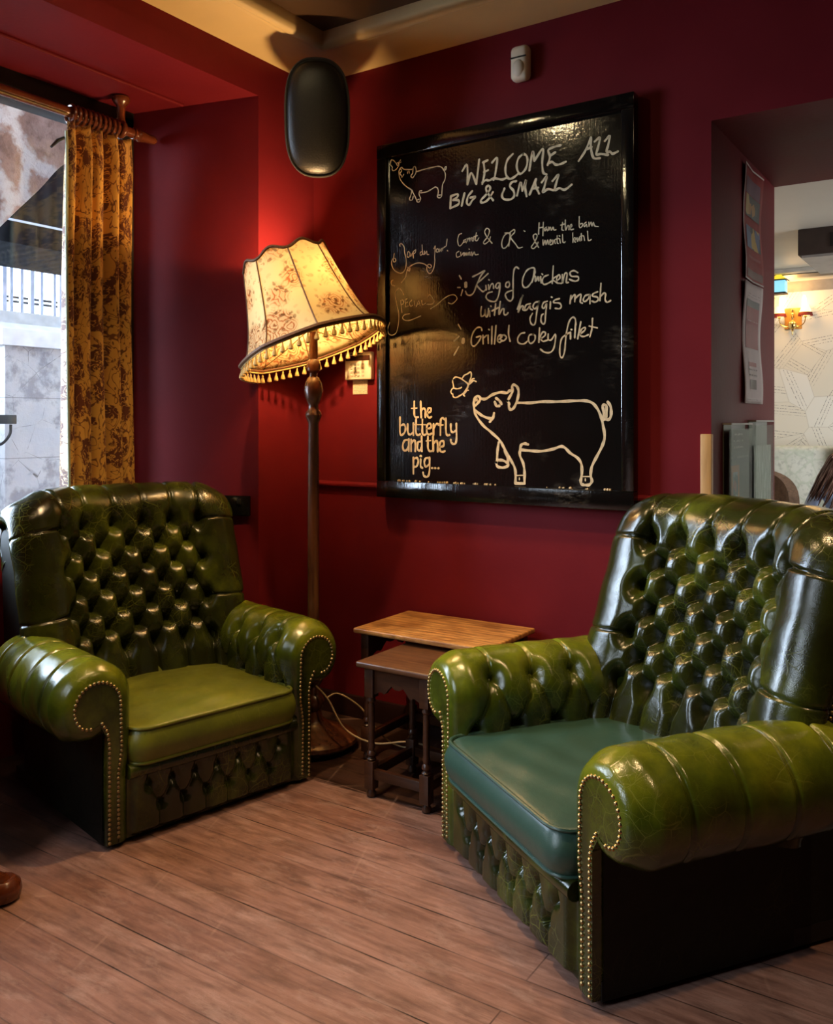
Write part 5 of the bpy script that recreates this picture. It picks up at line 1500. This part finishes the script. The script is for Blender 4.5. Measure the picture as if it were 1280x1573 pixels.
for i in range(24):
    (xa, ya), (xb, yb) = out[i], out[i+1]
    za = .60+.37*math.sin(PI*i/24)**.5; zb_ = .60+.37*math.sin(PI*(i+1)/24)**.5
    for (k, o_) in ((1, 0), (.82, 0)): pass
    V = [(xa, ya, .12), (xb, yb, .12), (xb, yb, zb_), (xa, ya, za), (xa*.8, ya*.78, .12), (xb*.8, yb*.78, .12), (xb*.8, yb*.78, zb_-.01), (xa*.8, ya*.78, za-.01)]
    m.add(V, [(0, 1, 2, 3), (4, 7, 6, 5), (3, 2, 6, 7), (0, 4, 5, 1)])
m.build('curved_back', stone('brown_speckled_fabric', (.13, .075, .045), (.20, .12, .075), (.10, .06, .04), 40, .2, .1), rc, flat_angle=60)
m = MB(); m.box((-.27, -.30, .30), (.27, .18, .45), .05, seg=3); m.build('seat', bpy.data.materials['brown_speckled_fabric'], rc)
for x in (-.22, .22):
    for y in (-.24, .16): m = MB(); m.lathe([(.016, 0), (.024, .13)], 10, Matrix.Translation((x, y, 0))); m.build('leg', M_DARKWOOD, rc)

# ------------------------------------------------------------------ person sitting on the settee's front edge
def skin_mesh(name, verts, edges, radii, mat, parent, root=0, sub=2):
    me = bpy.data.meshes.new(name); me.from_pydata(verts, edges, []); me.update()
    o = bpy.data.objects.new(name, me); COL.objects.link(o); o.parent = parent
    sk = o.modifiers.new('skin', 'SKIN'); sk.use_smooth_shade = True
    for i, r in enumerate(radii): me.skin_vertices[0].data[i].radius = (r, r) if not isinstance(r, tuple) else r
    me.skin_vertices[0].data[root].use_root = True
    sb = o.modifiers.new('sub', 'SUBSURF'); sb.levels = sub; sb.render_levels = sub
    me.materials.append(mat); return o
M_SKIN = plain('skin', (.62, .40, .30), .5, var=.04); M_TOP = plain('pale_blue_top', (.42, .50, .66), .8); M_HAIR = None
pr_ = empty('person', (1.69, 3.80, 0), 0, 'long brown-haired person in a pale blue top seated at the passage edge', 'person')
pr_.scale = (.96, .96, .93)
# torso leans forward, head bowed; seat height .45, facing left and to the camera
Vp = [(0, .18, .52), (0, .15, .66), (0, .11, .80), (0, .07, .90), (0, .04, .955),          # pelvis .. neck base
      (.17, .08, .88), (.24, .02, .70), (.16, -.18, .62), (.10, -.24, .61),              # right arm to wrist
      (-.17, .08, .88), (-.24, .02, .70), (-.16, -.18, .62), (-.08, -.24, .61),
      (.10, .14, .50), (.13, -.24, .50), (.13, -.26, .10), (.13, -.36, .05),
      (-.10, .14, .50), (-.13, -.24, .50), (-.13, -.26, .10), (-.13, -.36, .05)]
Ep = [(0, 1), (1, 2), (2, 3), (3, 4), (3, 5), (5, 6), (6, 7), (7, 8), (3, 9), (9, 10), (10, 11), (11, 12), (0, 13), (13, 14), (14, 15), (15, 16), (0, 17), (17, 18), (18, 19), (19, 20)]
Rp = [.14, .13, .14, .11, .055, .065, .048, .038, .028, .065, .048, .038, .028, .09, .065, .05, .04, .09, .065, .05, .04]
body = skin_mesh('clothed_body', Vp, Ep, Rp, M_TOP, pr_)
for sg in (1, -1):
    w0 = Vector((sg*.09, -.25, .61)); V_ = [w0, w0+Vector((-sg*.005, -.045, 0)), w0+Vector((-sg*.008, -.085, -.004))]; E_ = [(0, 1), (1, 2)]; R_ = [(.024, .018), (.034, .016), (.036, .014)]
    for f in range(4):
        b = w0+Vector((sg*(.026-.018*f), -.088, -.004)); L = (.060, .072, .068, .052)[f]; i = len(V_)
        V_ += [b, b+Vector((0, -L*.5, -.004)), b+Vector((0, -L*.85, -.022))]; E_ += [(2, i), (i, i+1), (i+1, i+2)]; R_ += [.0085, .008, .0065]
    i = len(V_); V_ += [w0+Vector((-sg*.038, -.045, -.004)), w0+Vector((-sg*.055, -.075, -.012))]; E_ += [(1, i), (i, i+1)]; R_ += [.0095, .008]
    skin_mesh('hand', [tuple(v) for v in V_], E_, R_, M_SKIN, pr_, 0, 1)
hc = Vector((0, -.02, 1.035)); hm = MB(); hm.sphere((0, 0, 0), .105, 32, 22, (.74, .92, 1.10)); HV = []
for (x, y, z) in hm.v:
    if y < 0 and z < 0: y *= 1-.18*min(1, -z/.11); x *= 1-.28*min(1, -z/.11)
    nose = math.exp(-((x/.016)**2+((z+.012)/.026)**2)) if y < 0 else 0; y -= .024*nose
    eye = math.exp(-(((abs(x)-.032)/.016)**2+((z-.012)/.013)**2)) if y < 0 else 0; y += .010*eye
    lip = math.exp(-((x/.024)**2+((z+.058)/.010)**2)) if y < 0 else 0; y -= .006*lip
    HV.append((x, y, z))
hm.v = HV; hd = hm.build('head', M_SKIN, pr_, flat_angle=180); hd.location = hc; hd.rotation_euler = (math.radians(24), 0, math.radians(70))
m = MB(); m.sphere((-.079, .005, -.005), .026, 10, 8, (.4, .7, 1.2)); m.sphere((.079, .005, -.005), .026, 10, 8, (.4, .7, 1.2)); m.build('ears', M_SKIN, hd)
m = MB()
for sx in (-1, 1): m.sphere((sx*.032, -.082, .012), .010, 10, 8)
m.build('eyes', plain('dark_eyes', (.03, .02, .015), .2), hd)
m = MB(); m.sphere((0, -.094, -.058), .016, 12, 8, (1.3, .35, .35)); m.build('lips', plain('lips', (.45, .16, .13), .5), hd)
ht = NT('long_brown_hair'); hv = ht.coord(scale=(60, 60, 3)); ht.set(color=ht.ramp(ht.noise(hv, 2, 4), [(.3, (.045, .018, .011)), (.55, (.11, .052, .034)), (.72, (.34, .22, .17))]), rough=.45)
m = MB(); rs = random.Random(8)
for k in range(150):
    a = rs.uniform(-PI*.97, PI*.97)+PI/2; el = rs.uniform(.02, 1.0)
    sx, sy = math.cos(a), math.sin(a); root = Vector((0, .01, .118))+Vector((rs.uniform(-.012, .012), rs.uniform(-.02, .05), 0))
    mid = Vector((sx*.086*(.6+.4*el), .012+sy*.098*(.6+.4*el), .085)); side = Vector((sx*.096, .012+sy*.110, .0+rs.uniform(-.02, .02)))
    if sy < -.55: side = Vector((math.copysign(.075, sx), -.07, -.01)); mid = Vector((math.copysign(.06, sx), -.045, .085))
    end = Vector((sx*rs.uniform(.095, .125), .02+sy*.115 if sy > -.55 else -.075, -.20-rs.uniform(0, .12)))
    m.tube(smooth_line([root, mid, side, (side+end)/2+Vector((rs.uniform(-.01, .01), rs.uniform(-.01, .01), 0)), end], 4), [.006]*4+[.0075]*9+[.005]*3+[.002], 5)
m.build('hair', ht.m, hd, flat_angle=180)

# ------------------------------------------------------------------ turned foot of a neighbouring table, at the picture's edge
pt = empty('pedestal_table', (.350, -1.725, 0), 0, 'round wooden pedestal foot on the floorboards at the bottom left edge', 'table')
for k in range(3):
    ctr_ = Vector((.05, -.42, 0)); q_ = Matrix.Rotation(k*2*PI/3, 3, 'Z')
    tf = lambda p: tuple(ctr_+q_ @ (Vector(p)-ctr_))
    fx = Vector(tf((0, 0, 0)))
    m = MB(); m.lathe([(.035, 0), (.048, .008), (.052, .026), (.048, .046), (.034, .058)], 22, Matrix.Translation(fx)); m.build('bun_foot', M_POLEWOOD, pt)
    m = MB(); m.tube(smooth_line([tf((0, 0, .045)), tf((.005, -.06, .085)), tf((.02, -.18, .13)), tf((.045, -.37, .24))], 6), [.026]*6+[.030]*6+[.034]*7, 12); m.build('curved_leg', M_POLEWOOD, pt)
m = MB(); m.lathe([(.045, .16), (.06, .20), (.045, .30), (.035, .60), (.05, .69)], 18, Matrix.Translation((.05, -.42, 0))); m.build('column', M_POLEWOOD, pt)
m = MB(); m.lathe([(.19, .69), (.20, .70), (.20, .715), (.19, .72)], 40, Matrix.Translation((.05, -.42, 0))); m.build('table_top', M_POLEWOOD, pt)
